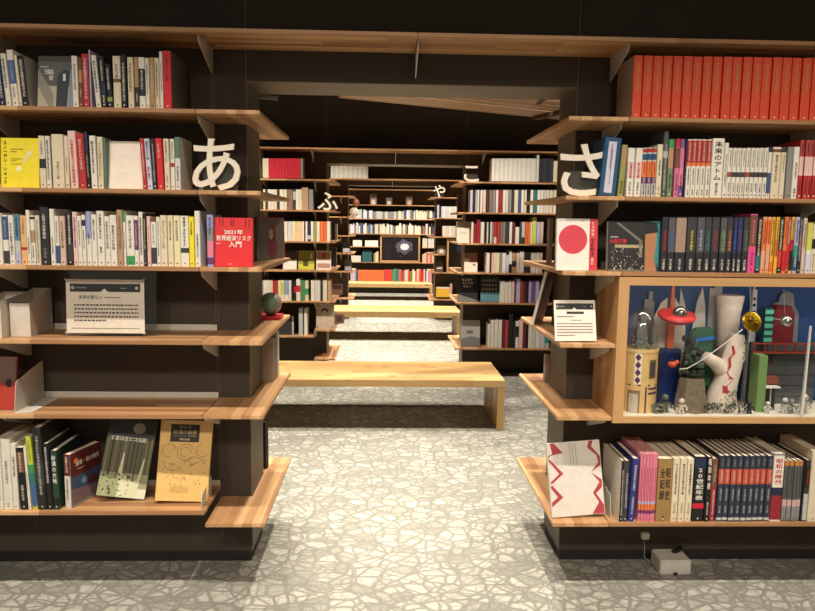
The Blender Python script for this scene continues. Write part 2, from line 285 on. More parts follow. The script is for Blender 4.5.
BOOKS = {
'L1': (2.455, 1.75, [
 (-1.299, 0.0177, 0.162, 0.15, 'N', '', 'W.15-.9', '', -4),
 (-1.2791, 0.0177, 0.173, 0.15, 'W', '', 'D.3-.9', '', -4),
 (-1.2557, 0.0211, 0.185, 0.15, 'W', '.4-.82B', 'L.45-.8,D.15-.35', 'white book with blue spine label', -4),
 (-1.2382, 0.0094, 0.169, 0.15, 'C', '', '', '', -4),
 (-1.2224, 0.0211, 0.167, 0.19, 'K', '', 'W.2-.92', '', -4),
 (-1.0543, 0.0195, 0.17, 0.15, 'W', '', 'G.3-.85', '', 0),
 (-1.0376, 0.0115, 0.167, 0.15, 'A', '.5-.75T', 'C.2-.4', '', 0),
 (-1.0191, 0.0229, 0.177, 0.15, 'R', '', 'W.15-.92', 'dark red book with white title', 0),
 (-1.0033, 0.0048, 0.191, 0.15, 'L', '', '', '', 0),
 (-0.9783, 0.0172, 0.173, 0.15, 'W', '', 'D.25-.9', 'white book leaning left', -4),
 (-0.9588, 0.0186, 0.169, 0.15, 'K', '.28-.48N', 'W.5-.92,W.1-.25', '', -2.5),
 (-0.9393, 0.0179, 0.146, 0.15, 'K', '.15-.25U', 'W.4-.9', 'black book with small white title', -2.5),
 (-0.9153, 0.0263, 0.173, 0.15, 'C', '.5-.57A', 'D.55-.85', 'thick cream book', 0),
 (-0.8919, 0.0173, 0.178, 0.15, 'K', '', 'W.1-.85', 'black book with bold white title', 0),
 (-0.8676, 0.02, 0.169, 0.15, 'C', '', 'A.3-.9', '', 0),
 (-0.8492, 0.0142, 0.171, 0.15, 'T', '.05-.42X', 'C.1-.3', 'tan book with dark foot', 0),
 (-0.8302, 0.0207, 0.17, 0.15, 'W', '.25-.78X', 'W.35-.75', 'white book with black box', 0),
 (-0.8123, 0.0126, 0.168, 0.15, 'W', '', 'D.3-.9', '', 0),
 (-0.7964, 0.0173, 0.17, 0.15, 'T', '', 'C.3-.85', '', 0),
 (-0.7794, 0.0143, 0.169, 0.15, 'C', '', 'D.2-.9', '', 0),
 (-0.7659, 0.0109, 0.191, 0.15, 'W', '', 'D.3-.8', '', 0),
 (-0.7452, 0.0278, 0.193, 0.19, 'Q2', '', 'M.5-.93', 'tall bright red book', 0),
]),
'L2': (2.455, 1.478, [
 (-1.1771, 0.0214, 0.176, 0.15, 'C', '.38-.56X', 'G.6-.9', 'cream book with dark picture band', 0),
 (-1.1573, 0.0157, 0.176, 0.15, 'W', '', 'K.15-.92', 'white book with bold black title', 0),
 (-1.1237, 0.0401, 0.182, 0.15, 'C', '', 'T.15-.5', 'thick cream book', 0),
 (-1.0947, 0.0147, 0.177, 0.15, 'C', '', 'T.3-.6', '', 0),
 (-1.0701, 0.0266, 0.194, 0.15, 'S', '', 'R.1-.85', 'pale pink book with red title', -1.5),
 (-1.0417, 0.0256, 0.185, 0.15, 'R', '', 'S.35-.9', 'red book with pink title', -2),
 (-1.0215, 0.0123, 0.192, 0.15, 'K', '.65-.98N', 'J.2-.6', 'black book with blue top', -2),
 (-1.0026, 0.0208, 0.179, 0.15, 'W', '', 'D.3-.9', '', -1),
 (-0.9813, 0.0192, 0.176, 0.15, 'C', '', 'U.2-.9', '', 0),
 (-0.966, 0.0089, 0.172, 0.15, 'I2', '', '', 'thin grey green book', 0),
 (-0.8298, 0.0138, 0.173, 0.15, 'R', '', 'S.2-.9', '', -3),
 (-0.8127, 0.0172, 0.172, 0.15, 'L2', '', 'K.55-.95,V.2-.45', 'pale lavender book with bold black title', -3),
 (-0.7959, 0.0131, 0.172, 0.15, 'X', '', 'J.15-.9', '', -2),
 (-0.7762, 0.0224, 0.174, 0.15, 'Q2', '', 'S.6-.9', 'thick plain red book', -2),
 (-0.7531, 0.0179, 0.173, 0.15, 'C', '', 'A.5-.95,T.1-.3', '', -1),
 (-0.7354, 0.0135, 0.173, 0.15, 'W', '.45-.53R', 'D.6-.95', 'white book with red dot', 0),
 (-0.7179, 0.019, 0.18, 0.15, 'J2', '.6-1I2', 'D.15-.45', 'pale grey book with green grey top', 0),
]),
'L3': (2.455, 1.212, [
 (-1.3398, 0.0233, 0.179, 0.135, 'W', '', 'D.3-.8', '', 0),
 (-1.3162, 0.0192, 0.172, 0.135, 'W', '.5-.97B2,.02-.28D', 'L.55-.9', 'white book with blue upper half', 0),
 (-1.2957, 0.0186, 0.172, 0.135, 'W', '', 'D.15-.85', '', 0),
 (-1.2751, 0.0193, 0.174, 0.135, 'J', '.48-1I3,.02-.25L', 'N.55-.95', 'grey and teal book', 0),
 (-1.2537, 0.021, 0.171, 0.135, 'O2', '.3-.36R', 'A.6-.95', 'pale orange book', 0),
 (-1.2358, 0.0124, 0.19, 0.135, 'W', '', 'D.2-.5', '', 0),
 (-1.2212, 0.0141, 0.172, 0.135, 'W', '.45-.7T,.92-.97K', 'D.15-.4', '', 0),
 (-1.2049, 0.0159, 0.172, 0.135, 'C', '', 'G.1-.9', '', 0),
 (-1.1806, 0.0296, 0.201, 0.135, 'X', '', 'W.45-.88,G.1-.3', 'thick black book with bold white title', 0),
 (-1.1551, 0.0159, 0.195, 0.135, 'W', '', 'D.2-.5', '', 0),
 (-1.1388, 0.0142, 0.171, 0.135, 'W', '.04-.4B2', 'D.45-.9', 'white book with blue foot', 0),
 (-1.1204, 0.0193, 0.171, 0.135, 'S2', '', 'A.3-.9', 'pale brown book', 0),
 (-1.0976, 0.0211, 0.185, 0.135, 'K', '.1-.4D', 'W.4-.95', 'black book with white title', 0),
 (-1.0776, 0.0156, 0.186, 0.135, 'S', '', 'V.3-.9', '', 0),
 (-1.0609, 0.0146, 0.172, 0.135, 'W', '', 'D.4-.9', '', 0),
 (-1.0461, 0.0125, 0.176, 0.135, 'W', '.78-.9N', 'D.3-.7', 'white book with small navy square', 0),
 (-1.0303, 0.0166, 0.188, 0.135, 'W', '.5-1L3', 'N.4-.6', 'white book with lavender upper half', 0),
 (-1.0115, 0.0177, 0.178, 0.135, 'W', '', 'D.5-.9', '', 0),
 (-0.9891, 0.0246, 0.19, 0.135, 'W', '', 'K.5-.95,D.2-.35', '', 0),
 (-0.9664, 0.0174, 0.172, 0.135, 'W', '', 'D.3-.9', '', 0),
 (-0.945, 0.0229, 0.177, 0.135, 'W', '', 'K.3-.8', 'white book with bold black title', 0),
 (-0.9226, 0.0194, 0.195, 0.135, 'T2', '', 'A.3-.9', '', 0),
 (-0.9077, 0.0077, 0.191, 0.135, 'W', '.8-1E', 'D.3-.6', 'white book with green top', 0),
 (-0.8887, 0.0278, 0.176, 0.135, 'W', '.02-.2E', 'D.35-.9', 'white book with green foot', 0),
 (-0.8664, 0.0143, 0.175, 0.135, 'W', '.32-.92V', 'S.4-.85', 'white book with purple label', 0),
 (-0.8508, 0.0143, 0.189, 0.135, 'W', '', 'K.2-.9', '', 0),
 (-0.8369, 0.0108, 0.182, 0.135, 'K', '.1-.3D', 'C.3-.9', 'thin black patterned book', 0),
 (-0.8237, 0.0122, 0.174, 0.135, 'S', '', 'O.3-.8', '', 0),
 (-0.8074, 0.0178, 0.172, 0.135, 'W', '.05-.38D,.9-1A', 'G.4-.85', 'white book with dark foot', 0),
 (-0.791, 0.0126, 0.172, 0.135, 'W', '', 'D.2-.9', '', 0),
 (-0.7719, 0.023, 0.178, 0.135, 'C', '', 'T.3-.9', '', 0),
 (-0.7493, 0.0195, 0.178, 0.135, 'C', '', 'A.5-.9', '', 0),
 (-0.7267, 0.023, 0.178, 0.135, 'C2', '', 'G.5-.9', '', 0),
 (-0.6998, 0.0283, 0.177, 0.135, 'W', '.27-.37D', 'K.78-.98,D.4-.75', 'white book with bold black numerals and dot', 0),
 (-0.6753, 0.0175, 0.174, 0.135, 'Y', '', 'K.6-.9', 'bright yellow book', 0),
 (-0.6551, 0.0189, 0.195, 0.135, 'W', '', 'D.15-.6', 'tall white book', 0),
 (-0.6113, 0.0221, 0.182, 0.135, 'L3', '.5-.75G,.2-.5P,.05-.18V', 'N.6-.95', 'lavender book fading to pink', 0),
]),
'L6': (2.45, 0.323, [
 (-1.3862, 0.025, 0.261, 0.21, 'W', '', 'K.1-.3', '', 0),
 (-1.3556, 0.0321, 0.261, 0.21, 'W', '', 'G.35-.7,D.05-.1', 'white book with thin grey numerals', 0),
 (-1.328, 0.0204, 0.246, 0.21, 'W', '', 'N.5-.8', '', 0),
 (-1.298, 0.0269, 0.232, 0.21, 'K', '.6-.93A', 'C.62-.92,W.15-.4', 'black book with cream title', -2),
 (-1.2784, 0.009, 0.239, 0.21, 'W', '', 'G.3-.6', '', -2),
 (-1.2592, 0.019, 0.272, 0.21, 'Y2', '.05-.35B,.35-.5I,.5-.62E', 'E.65-.95', 'yellow green and blue book', -3),
 (-1.2327, 0.0305, 0.306, 0.21, 'K2', '.3-.6D', 'J.15-.9', 'tall black photographic book', -2),
 (-1.2051, 0.0201, 0.247, 0.21, 'K', '', 'W.4-.95', 'black book with tall white title', -2),
 (-1.1822, 0.0223, 0.221, 0.21, 'F', '.05-.2K', 'W.45-.92=砂漠の大地', 'dark green book with bold white title', -1),
]),
'R1': (2.455, 1.75, [
 (0.8746, 0.0326, 0.211, 0.17, 'Q', '', 'Z.42-.9', '', 0),
 (0.9096, 0.0326, 0.211, 0.17, 'Q', '', 'Z.42-.9', '', 0),
 (0.9446, 0.0326, 0.211, 0.17, 'Q', '', 'Z.42-.9', '', 0),
 (0.9796, 0.0327, 0.212, 0.17, 'Q', '', 'Z.42-.9', '', 0),
 (1.0147, 0.0327, 0.212, 0.17, 'Q', '', 'Z.42-.9', '', 0),
 (1.0498, 0.0327, 0.212, 0.17, 'Q', '', 'Z.42-.9', '', 0),
 (1.0849, 0.0328, 0.212, 0.17, 'Q', '', 'Z.42-.9', '', 0),
 (1.1201, 0.0328, 0.213, 0.17, 'Q', '', 'Z.42-.9', '', 0),
 (1.1553, 0.0328, 0.213, 0.17, 'Q', '', 'Z.42-.9', '', 0),
 (1.1905, 0.0329, 0.213, 0.17, 'Q', '', 'Z.42-.9', '', 0),
 (1.2258, 0.0329, 0.213, 0.17, 'Q', '', 'Z.42-.9', '', 0),
 (1.2611, 0.0329, 0.214, 0.17, 'Q', '', 'Z.42-.9', '', 0),
 (1.2964, 0.033, 0.214, 0.17, 'Q', '', 'Z.42-.9', '', 0),
 (1.3318, 0.033, 0.214, 0.17, 'Q', '', 'Z.42-.9', '', 0),
 (1.3672, 0.033, 0.215, 0.17, 'Q', '', 'Z.42-.9', '', 0),
 (1.4027, 0.0331, 0.215, 0.17, 'Q', '', 'Z.42-.9', '', 0),
 (1.4382, 0.0331, 0.215, 0.17, 'Q', '', 'Z.42-.9', '', 0),
 (1.4737, 0.0331, 0.215, 0.17, 'Q', '', 'Z.42-.9', '', 0),
 (1.5092, 0.0332, 0.216, 0.17, 'Q', '', 'Z.42-.9', '', 0),
 (1.5448, 0.0332, 0.216, 0.17, 'Q', '', 'Z.42-.9', '', 0),
]),
'R2': (2.455, 1.478, [
 (0.7865, 0.0588, 0.202, 0.14, 'B3', '', '=1', 'tall blue book with white label', 4),
 (0.8329, 0.0205, 0.179, 0.14, 'U', '.65-.95T', 'K.05-.3', 'olive and orange book', 3),
 (0.865, 0.0252, 0.169, 0.14, 'W', '.38-.72S', 'R.38-.7,K.1-.3', 'white book with red title', 0.5),
 (0.8922, 0.0245, 0.169, 0.14, 'W', '.38-.72S', 'R.38-.7,K.1-.3', 'white book with red title', 1),
 (0.9154, 0.017, 0.171, 0.14, 'J', '.27-.4V,.4-.72O,.75-.87B3,.9-.98R', 'W.28-.38,R.45-.7,K.05-.25', 'orange and blue banded book', 0),
 (0.9332, 0.0159, 0.172, 0.14, 'J', '.27-.4V,.4-.72O,.75-.87B3,.9-.98R', 'W.28-.38,R.45-.7,K.05-.25', 'orange and blue banded book', 0),
 (0.9495, 0.0141, 0.172, 0.14, 'J', '.27-.4V,.4-.72O,.75-.87B3,.9-.98R', 'W.28-.38,R.45-.7,K.05-.25', 'orange and blue banded book', 0),
 (0.9679, 0.0199, 0.183, 0.14, 'C', '', 'K.4-.7,D.1-.2', 'cream book', 0),
 (0.9882, 0.0174, 0.229, 0.14, 'D2', '.6-.7J', 'J.1-.8', 'tall dark grey book', 0),
 (1.0089, 0.0192, 0.202, 0.14, 'F2', '.5-.85T,.86-1E', 'K.15-.4', 'green and tan book', 0),
 (1.031, 0.0167, 0.203, 0.14, 'P2', '.5-.85A,.86-1R', 'K.1-.4', 'red and brown book', 0),
 (1.0487, 0.016, 0.203, 0.14, 'V2', '.5-.85P2,.2-.5P', 'K.1-.4', 'pink and purple book', 0),
 (1.0608, 0.0048, 0.203, 0.14, 'N', '', '', 'thin navy book', 0),
 (1.0726, 0.0162, 0.202, 0.14, 'W', '.54-.6O,.6-.98R', 'W.62-.95,D.2-.5,K.06-.14', 'white book with red and orange upper half', 0),
 (1.0903, 0.0162, 0.203, 0.14, 'W', '.54-.6O,.6-.98R', 'W.62-.95,D.2-.5,K.06-.14', 'white book with red and orange upper half', 0),
 (1.1079, 0.0162, 0.203, 0.14, 'W', '.54-.6O,.6-.98R', 'W.62-.95,D.2-.5,K.06-.14', 'white book with red and orange upper half', 0),
 (1.1256, 0.0162, 0.203, 0.14, 'W', '.54-.6O,.6-.98R', 'W.62-.95,D.2-.5,K.06-.14', 'white book with red and orange upper half', 0),
 (1.1433, 0.0162, 0.203, 0.14, 'W', '.54-.6O,.6-.98R', 'W.62-.95,D.2-.5,K.06-.14', 'white book with red and orange upper half', 0),
 (1.1751, 0.0428, 0.207, 0.14, 'W', '', 'K.3-.95=未来のアトム,D.05-.25', 'thick white book with bold vertical title', 0),
 (1.2053, 0.0142, 0.192, 0.14, 'W', '', 'G.2-.8', 'plain white book', 0),
 (1.2213, 0.0144, 0.175, 0.14, 'W', '.42-.52R2', 'G.6-.95,D.1-.3', 'white series volume with dark band', 0),
 (1.2374, 0.0144, 0.175, 0.14, 'W', '.42-.52D', 'G.6-.95,D.1-.3', 'white series volume with dark band', 0),
 (1.2535, 0.0144, 0.175, 0.14, 'W', '.42-.52D', 'G.6-.95,D.1-.3', 'white series volume with dark band', 0),
 (1.2697, 0.0144, 0.175, 0.14, 'W', '.42-.52D', 'G.6-.95,D.1-.3', 'white series volume with dark band', 0),
 (1.2858, 0.0145, 0.176, 0.14, 'W', '.42-.52R2', 'G.6-.95,D.1-.3', 'white series volume with dark band', 0),
 (1.302, 0.0145, 0.176, 0.14, 'W', '.42-.52D', 'G.6-.95,D.1-.3', 'white series volume with dark band', 0),
 (1.3181, 0.0145, 0.176, 0.14, 'W', '.42-.52D', 'G.6-.95,D.1-.3', 'white series volume with dark band', 0),
 (1.3343, 0.0145, 0.177, 0.14, 'W', '.42-.52D', 'G.6-.95,D.1-.3', 'white series volume with dark band', 0),
 (1.3505, 0.0145, 0.177, 0.14, 'W', '.42-.52D', 'G.6-.95,D.1-.3', 'white series volume with dark band', 0),
 (1.3662, 0.0125, 0.181, 0.14, 'W', '.1-.5B2,.9-1N', '', 'thin white and blue book', 0),
 (1.3898, 0.0307, 0.181, 0.14, 'C', '.9-.96A', 'A.3-.85', 'cream book with brown title', 0),
 (1.4153, 0.0176, 0.181, 0.14, 'C', '.9-1D', 'U.5-.85', 'cream book', 0),
 (1.4359, 0.0202, 0.182, 0.14, 'G', '', '', 'plain grey book', 0),
 (1.4581, 0.0209, 0.182, 0.14, 'W', '', 'R.4-.7,K.1-.2', 'white book with small red title', 0),
 (1.4805, 0.0154, 0.207, 0.14, 'R', '.4-.72S,.74-1R3', 'K.05-.3,W.5-.7,K.75-.95', 'red series volume with pale middle band', 0),
 (1.4977, 0.0155, 0.207, 0.14, 'R', '.4-.72S,.74-1R3', 'K.05-.3,W.5-.7,K.75-.95', 'red series volume with pale middle band', 0),
 (1.5148, 0.0155, 0.207, 0.14, 'R', '.4-.72S,.74-1R3', 'K.05-.3,W.5-.7,K.75-.95', 'red series volume with pale middle band', 0),
 (1.532, 0.0155, 0.208, 0.14, 'R', '.4-.72S,.74-1R3', 'K.05-.3,W.5-.7,K.75-.95', 'red series volume with pale middle band', 0),
 (1.5492, 0.0155, 0.208, 0.14, 'R', '.4-.72S,.74-1R3', 'K.05-.3,W.5-.7,K.75-.95', 'red series volume with pale middle band', 0),
]),
'R3': (2.455, 1.212, [
 (1.0023, 0.0224, 0.196, 0.13, 'X', '.28-.36X,.36-.98X', 'R4.38-.76,W.03-.24', 'dark comic volume with red title', 0),
 (1.0278, 0.026, 0.196, 0.13, 'X', '.28-.36X,.36-.98D3', 'B4.38-.76,W.03-.24', 'dark comic volume with blue title', 0),
 (1.061, 0.0377, 0.197, 0.13, 'X', '.28-.36X,.36-.98T3', 'P.38-.76,W.03-.24', 'dark comic volume with pink title', 0),
 (1.0999, 0.0352, 0.197, 0.13, 'X', '.28-.36X,.36-.98D', 'Y.38-.76,W.03-.24', 'dark comic volume with yellow title', 0),
 (1.1328, 0.0279, 0.198, 0.13, 'X', '.28-.36X,.36-.98D3', 'L.38-.76,W.03-.24', 'dark comic volume with grey title', 0),
 (1.1602, 0.0243, 0.198, 0.13, 'X', '.28-.36X,.36-.98D', 'I4.38-.76,W.03-.24', 'dark comic volume with teal title', 0),
 (1.1877, 0.028, 0.198, 0.13, 'X', '.28-.36X,.36-.98D', 'R4.38-.76,W.03-.24', 'dark comic volume with crimson title', 0),
 (1.2156, 0.0236, 0.199, 0.13, 'X', '.28-.36X,.36-.98D3', 'E2.38-.76,W.03-.24', 'dark comic volume with green title', 0),
 (1.239, 0.0207, 0.199, 0.13, 'X', '.28-.36X,.36-.98D', 'O.38-.76,W.03-.24', 'dark comic volume with salmon title', 0),
 (1.2578, 0.0141, 0.199, 0.13, 'X', '.28-.36X,.36-.98N2', 'B4.38-.76,W.03-.24', 'dark comic volume with navy picture', 0),
 (1.2754, 0.0178, 0.2, 0.13, 'X', '.28-.36X,.36-.98N2', 'V3.38-.76,W.03-.24', 'dark comic volume with purple title', 0),
 (1.2963, 0.0207, 0.2, 0.13, 'X', '.28-.36X,.36-.98D', 'F2.38-.76,W.03-.24', 'dark comic volume with green grey title', 0),
 (1.3235, 0.0281, 0.211, 0.13, 'P3', '.45-.98A', 'P.5-.9,V.1-.35', 'bright pink and brown comic volume', 0),
 (1.3471, 0.0163, 0.201, 0.13, 'K', '.05-.3I', 'W.3-.95', 'black comic volume with white checks', 0),
 (1.3649, 0.0152, 0.201, 0.13, 'O3', '.4-.95O', 'W.1-.4,R.5-.9', 'orange and salmon comic volume', 0),
 (1.3813, 0.0141, 0.201, 0.13, 'O3', '.55-.95O', 'W.1-.4,R.5-.9', 'pale salmon comic volume', 0),
 (1.3966, 0.0123, 0.201, 0.13, 'Y3', '.02-.2O', 'K.3-.95', 'yellow comic volume', 0),
 (1.4104, 0.0119, 0.201, 0.13, 'Y3', '.3-.6O', 'A.3-.95', 'golden comic volume', 0),
 (1.4259, 0.0149, 0.202, 0.13, 'K', '.1-.4R4', 'W.4-.95,O.1-.4', 'black and red comic volume', 0),
 (1.4414, 0.0134, 0.202, 0.13, 'O', '.05-.4R4', 'R.5-.95', 'orange and red comic volume', 0),
 (1.4552, 0.0108, 0.202, 0.13, 'R2', '.1-.5R4', 'C.5-.95', 'red and cream comic volume', 0),
 (1.4672, 0.0105, 0.202, 0.13, 'Y3', '.05-.4K,.4-.6R4', 'K.5-.95', 'yellow and black comic volume', 0),
 (1.4818, 0.0153, 0.202, 0.13, 'L', '.05-.3B3,.3-.5I4', 'N.5-.95,W.1-.3', 'lavender and blue comic volume', 0),
 (1.4973, 0.0123, 0.217, 0.13, 'K2', '.3-.6M', 'J.2-.9', 'dark comic volume', 0),
 (1.5117, 0.0131, 0.199, 0.13, 'S2', '', 'A.4-.9', 'pale tan comic volume', 0),
 (1.5304, 0.0201, 0.182, 0.13, 'L2', '.38-.46W,.46-1U2', '', 'lavender and yellow green book', 0),
 (1.5507, 0.0164, 0.178, 0.13, 'C', '.5-.7K', 'A.1-.4', 'cream book with black patch', 0),
 (1.5711, 0.0216, 0.186, 0.13, 'W', '', 'K.3-.8', 'white book', 0),
]),
'R6': (2.446, 0.276, [
 (0.8917, 0.0123, 0.235, 0.215, 'K', '', 'W.1-.85', 'thin black book with white cover', 0),
 (0.9074, 0.0157, 0.235, 0.215, 'D', '', 'J.2-.8', 'thin dark grey book', 0),
 (0.9307, 0.0221, 0.243, 0.215, 'B5', '', 'W.5-.9,W.1-.4', 'blue book pulled forward', 2),
 (0.9609, 0.0099, 0.262, 0.215, 'P', '.02-.1P,.12-.17V,.17-.26O,.26-.3L', 'R.3-.8', 'thin pink series volume', 0),
 (0.9719, 0.0099, 0.262, 0.215, 'P', '.02-.1P,.12-.17V,.17-.26O,.26-.3L', 'R.3-.8', 'thin pink series volume', 0),
 (0.9829, 0.0099, 0.262, 0.215, 'P', '.02-.1P,.12-.17V,.17-.26O,.26-.3L', 'R.3-.8', 'thin pink series volume', 0),
 (0.9939, 0.0099, 0.262, 0.215, 'P', '.02-.1P,.12-.17V,.17-.26O,.26-.3L', 'R.3-.8', 'thin pink series volume', 0),
 (1.0049, 0.0099, 0.262, 0.215, 'P', '.02-.1P,.12-.17V,.17-.26O,.26-.3L', 'R.3-.8', 'thin pink series volume', 0),
 (1.0159, 0.0099, 0.262, 0.215, 'P', '.02-.1P,.12-.17V,.17-.26O,.26-.3L', 'R.3-.8', 'thin pink series volume', 0),
 (1.0512, 0.0564, 0.243, 0.215, 'A2', '', 'K.35-.85=昭和史/全記録,A.02-.1', 'thick golden brown book', 0),
 (1.0933, 0.0243, 0.243, 0.215, 'C', '', 'K.4-.92,T.1-.3', 'cream series volume with dark title', 0),
 (1.1197, 0.0243, 0.243, 0.215, 'C', '', 'K.4-.92,T.1-.3', 'cream series volume with dark title', 0),
 (1.1462, 0.0243, 0.243, 0.215, 'C', '', 'K.4-.92,T.1-.3', 'cream series volume with dark title', 0),
 (1.1836, 0.0436, 0.251, 0.215, 'K', '.82-.97N,.2-.28R4', 'W.33-.82=20世紀年表', 'thick black book with bold white title', 0),
 (1.2169, 0.0188, 0.251, 0.215, 'K', '', 'W.5-.97=昭和年表,W.1-.3', 'black book with white title', 0),
 (1.2388, 0.0215, 0.243, 0.215, 'A', '.02-.55R5', 'W.1-.5,J.6-.9', 'dark red photographic book', 0),
 (1.2645, 0.021, 0.255, 0.215, 'X2', '.57-.8Q3,.02-.06J', 'G.82-.95,S.6-.78,J.32-.5,J.12-.24', 'navy series volume with orange label', 0),
 (1.2872, 0.021, 0.255, 0.215, 'X2', '.57-.8Q3,.02-.06J', 'G.82-.95,S.6-.78,J.32-.5,J.12-.24', 'navy series volume with orange label', 0),
 (1.31, 0.021, 0.255, 0.215, 'X2', '.57-.8Q3,.02-.06J', 'G.82-.95,S.6-.78,J.32-.5,J.12-.24', 'navy series volume with orange label', 0),
 (1.3327, 0.021, 0.255, 0.215, 'X2', '.57-.8Q3,.02-.06J', 'G.82-.95,S.6-.78,J.32-.5,J.12-.24', 'navy series volume with orange label', 0),
 (1.3555, 0.021, 0.255, 0.215, 'X2', '.57-.8Q3,.02-.06J', 'G.82-.95,S.6-.78,J.32-.5,J.12-.24', 'navy series volume with orange label', 0),
 (1.3783, 0.021, 0.255, 0.215, 'X2', '.57-.8Q3,.02-.06J', 'G.82-.95,S.6-.78,J.32-.5,J.12-.24', 'navy series volume with orange label', 0),
 (1.4011, 0.021, 0.255, 0.215, 'X2', '.57-.8Q3,.02-.06J', 'G.82-.95,S.6-.78,J.32-.5,J.12-.24', 'navy series volume with orange label', 0),
 (1.4239, 0.0211, 0.255, 0.215, 'X2', '.57-.8Q3,.02-.06J', 'G.82-.95,S.6-.78,J.32-.5,J.12-.24', 'navy series volume with orange label', 0),
 (1.4467, 0.0211, 0.255, 0.215, 'X2', '.57-.8Q3,.02-.06J', 'G.82-.95,S.6-.78,J.32-.5,J.12-.24', 'navy series volume with orange label', 0),
 (1.4811, 0.0409, 0.263, 0.215, 'W', '.02-.38R5,.38-.5N,.97-1G', 'R4.55-.92=昭和の時代', 'white book with red title and blue foot', 0),
 (1.5119, 0.0165, 0.236, 0.215, 'G2', '.02-.3G,.25-.36S3,.92-1O4', 'D.4-.9', 'mottled grey series volume with orange top', 0),
 (1.5298, 0.0165, 0.236, 0.215, 'G2', '.02-.3G,.25-.36S3,.92-1O4', 'D.4-.9', 'mottled grey series volume with orange top', 0),
 (1.5477, 0.0165, 0.236, 0.215, 'G2', '.02-.3G,.25-.36S3,.92-1O4', 'D.4-.9', 'mottled grey series volume with orange top', 0),
 (1.5656, 0.0165, 0.236, 0.215, 'G2', '.02-.3G,.25-.36S3,.92-1O4', 'D.4-.9', 'mottled grey series volume with orange top', 0),
 (1.5784, 0.0048, 0.232, 0.215, 'K', '', '', 'very thin black book', 0),
 (1.5915, 0.0171, 0.24, 0.215, 'D', '.55-.9K,.02-.45J', 'R4.58-.85', 'grey and black book with red title', 0),
 (1.6238, 0.0418, 0.275, 0.215, 'C', '', '', 'large cream book', 0),
]),
'ML1': (6.08, 1.745, [
 (-1.0279, 0.049, 0.163, 0.15, 'C', '', '', '', 0),
 (-0.9883, 0.0256, 0.164, 0.15, 'R4', '', '', '', 0),
 (-0.9611, 0.0256, 0.164, 0.15, 'R4', '', '', '', 0),
 (-0.9339, 0.0256, 0.164, 0.15, 'R4', '', '', '', 0),
 (-0.9066, 0.0256, 0.165, 0.15, 'R4', '', '', '', 0),
 (-0.8794, 0.0256, 0.165, 0.15, 'R4', '', '', '', 0),
 (-0.8522, 0.0256, 0.166, 0.15, 'R4', '', '', '', 0),
 (-0.8249, 0.0256, 0.166, 0.15, 'R4', '', '', '', 0),
 (-0.7976, 0.0256, 0.167, 0.15, 'R4', '', '', '', 0),
 (-0.7704, 0.0256, 0.167, 0.15, 'R4', '', '', '', 0),
 (-0.7431, 0.0257, 0.168, 0.15, 'R4', '', '', '', 0),
 (-0.7178, 0.0183, 0.168, 0.15, 'G', '', '', '', 0),
]),
'ML2': (6.08, 1.475, [
 (-1.0425, 0.0175, 0.17, 0.15, 'C2', '', '', '', 0),
 (-1.0214, 0.0166, 0.171, 0.15, 'D', '', '', '', 0),
 (-0.9982, 0.0252, 0.171, 0.15, 'W', '', '', '', 0),
 (-0.9715, 0.0235, 0.171, 0.15, 'W', '', '', '', 0),
 (-0.9457, 0.0235, 0.172, 0.15, 'C', '', '', '', 0),
 (-0.9216, 0.0183, 0.172, 0.15, 'D', '', '', '', 0),
 (-0.8945, 0.0295, 0.172, 0.15, 'W', '', '', '', 0),
 (-0.8627, 0.0295, 0.173, 0.15, 'C', '', '', '', 0),
 (-0.8209, 0.0442, 0.173, 0.15, 'A3', '', '', '', 0),
 (-0.7838, 0.0235, 0.174, 0.15, 'D', '0.5-.9J', '', '', 0),
 (-0.7579, 0.0235, 0.174, 0.15, 'W', '', '', '', 0),
 (-0.7321, 0.0236, 0.175, 0.15, 'C', '', '', '', 0),
 (-0.6911, 0.0538, 0.192, 0.15, 'T2', '', '', '', 0),
 (-0.6406, 0.0339, 0.176, 0.15, 'G', '', '', '', 0),
]),
'ML3': (6.08, 1.205, [
 (-0.9145, 0.06, 0.168, 0.15, 'J2', '', '', '', 0),
 (-0.8626, 0.034, 0.169, 0.15, 'W', '', '', '', 0),
 (-0.8253, 0.0341, 0.169, 0.15, 'J2', '', '', '', 0),
 (-0.7898, 0.0323, 0.17, 0.15, 'C', '', '', '', 0),
 (-0.7456, 0.0514, 0.17, 0.15, 'C3', '', '', '', 0),
 (-0.7101, 0.015, 0.171, 0.15, 'W', '', '', '', 0),
 (-0.6957, 0.0107, 0.171, 0.15, 'M', '', '', '', 0),
 (-0.6806, 0.015, 0.171, 0.15, 'W', '', '', '', 0),
 (-0.6571, 0.0272, 0.171, 0.15, 'N', '0.1-.3J', '', '', 0),
 (-0.6315, 0.0194, 0.172, 0.15, 'W', '', '', '', 0),
 (-0.6076, 0.0237, 0.172, 0.15, 'U', '', '', '', 0),
 (-0.579, 0.0272, 0.172, 0.15, 'C', '', '', '', 0),
 (-0.5486, 0.0255, 0.173, 0.15, 'O', '', '', '', 0),
 (-0.519, 0.029, 0.173, 0.15, 'Q4', '', '', '', 0),
 (-0.4895, 0.0255, 0.174, 0.15, 'W', '', '', '', 0),
]),
'ML5': (6.08, 0.682, [
 (-1.0611, 0.0055, 0.176, 0.15, 'W', '', '', '', 0),
 (-1.0427, 0.0247, 0.176, 0.15, 'W', '', '', '', 0),
 (-1.0161, 0.0239, 0.177, 0.15, 'W', '', '', '', 0),
 (-0.9899, 0.0239, 0.177, 0.15, 'C', '', '', '', 0),
 (-0.9672, 0.0169, 0.177, 0.15, 'R', '', '', '', 0),
 (-0.9444, 0.0239, 0.177, 0.15, 'R2', '', '', '', 0),
 (-0.9178, 0.023, 0.178, 0.15, 'C2', '', '', '', 0),
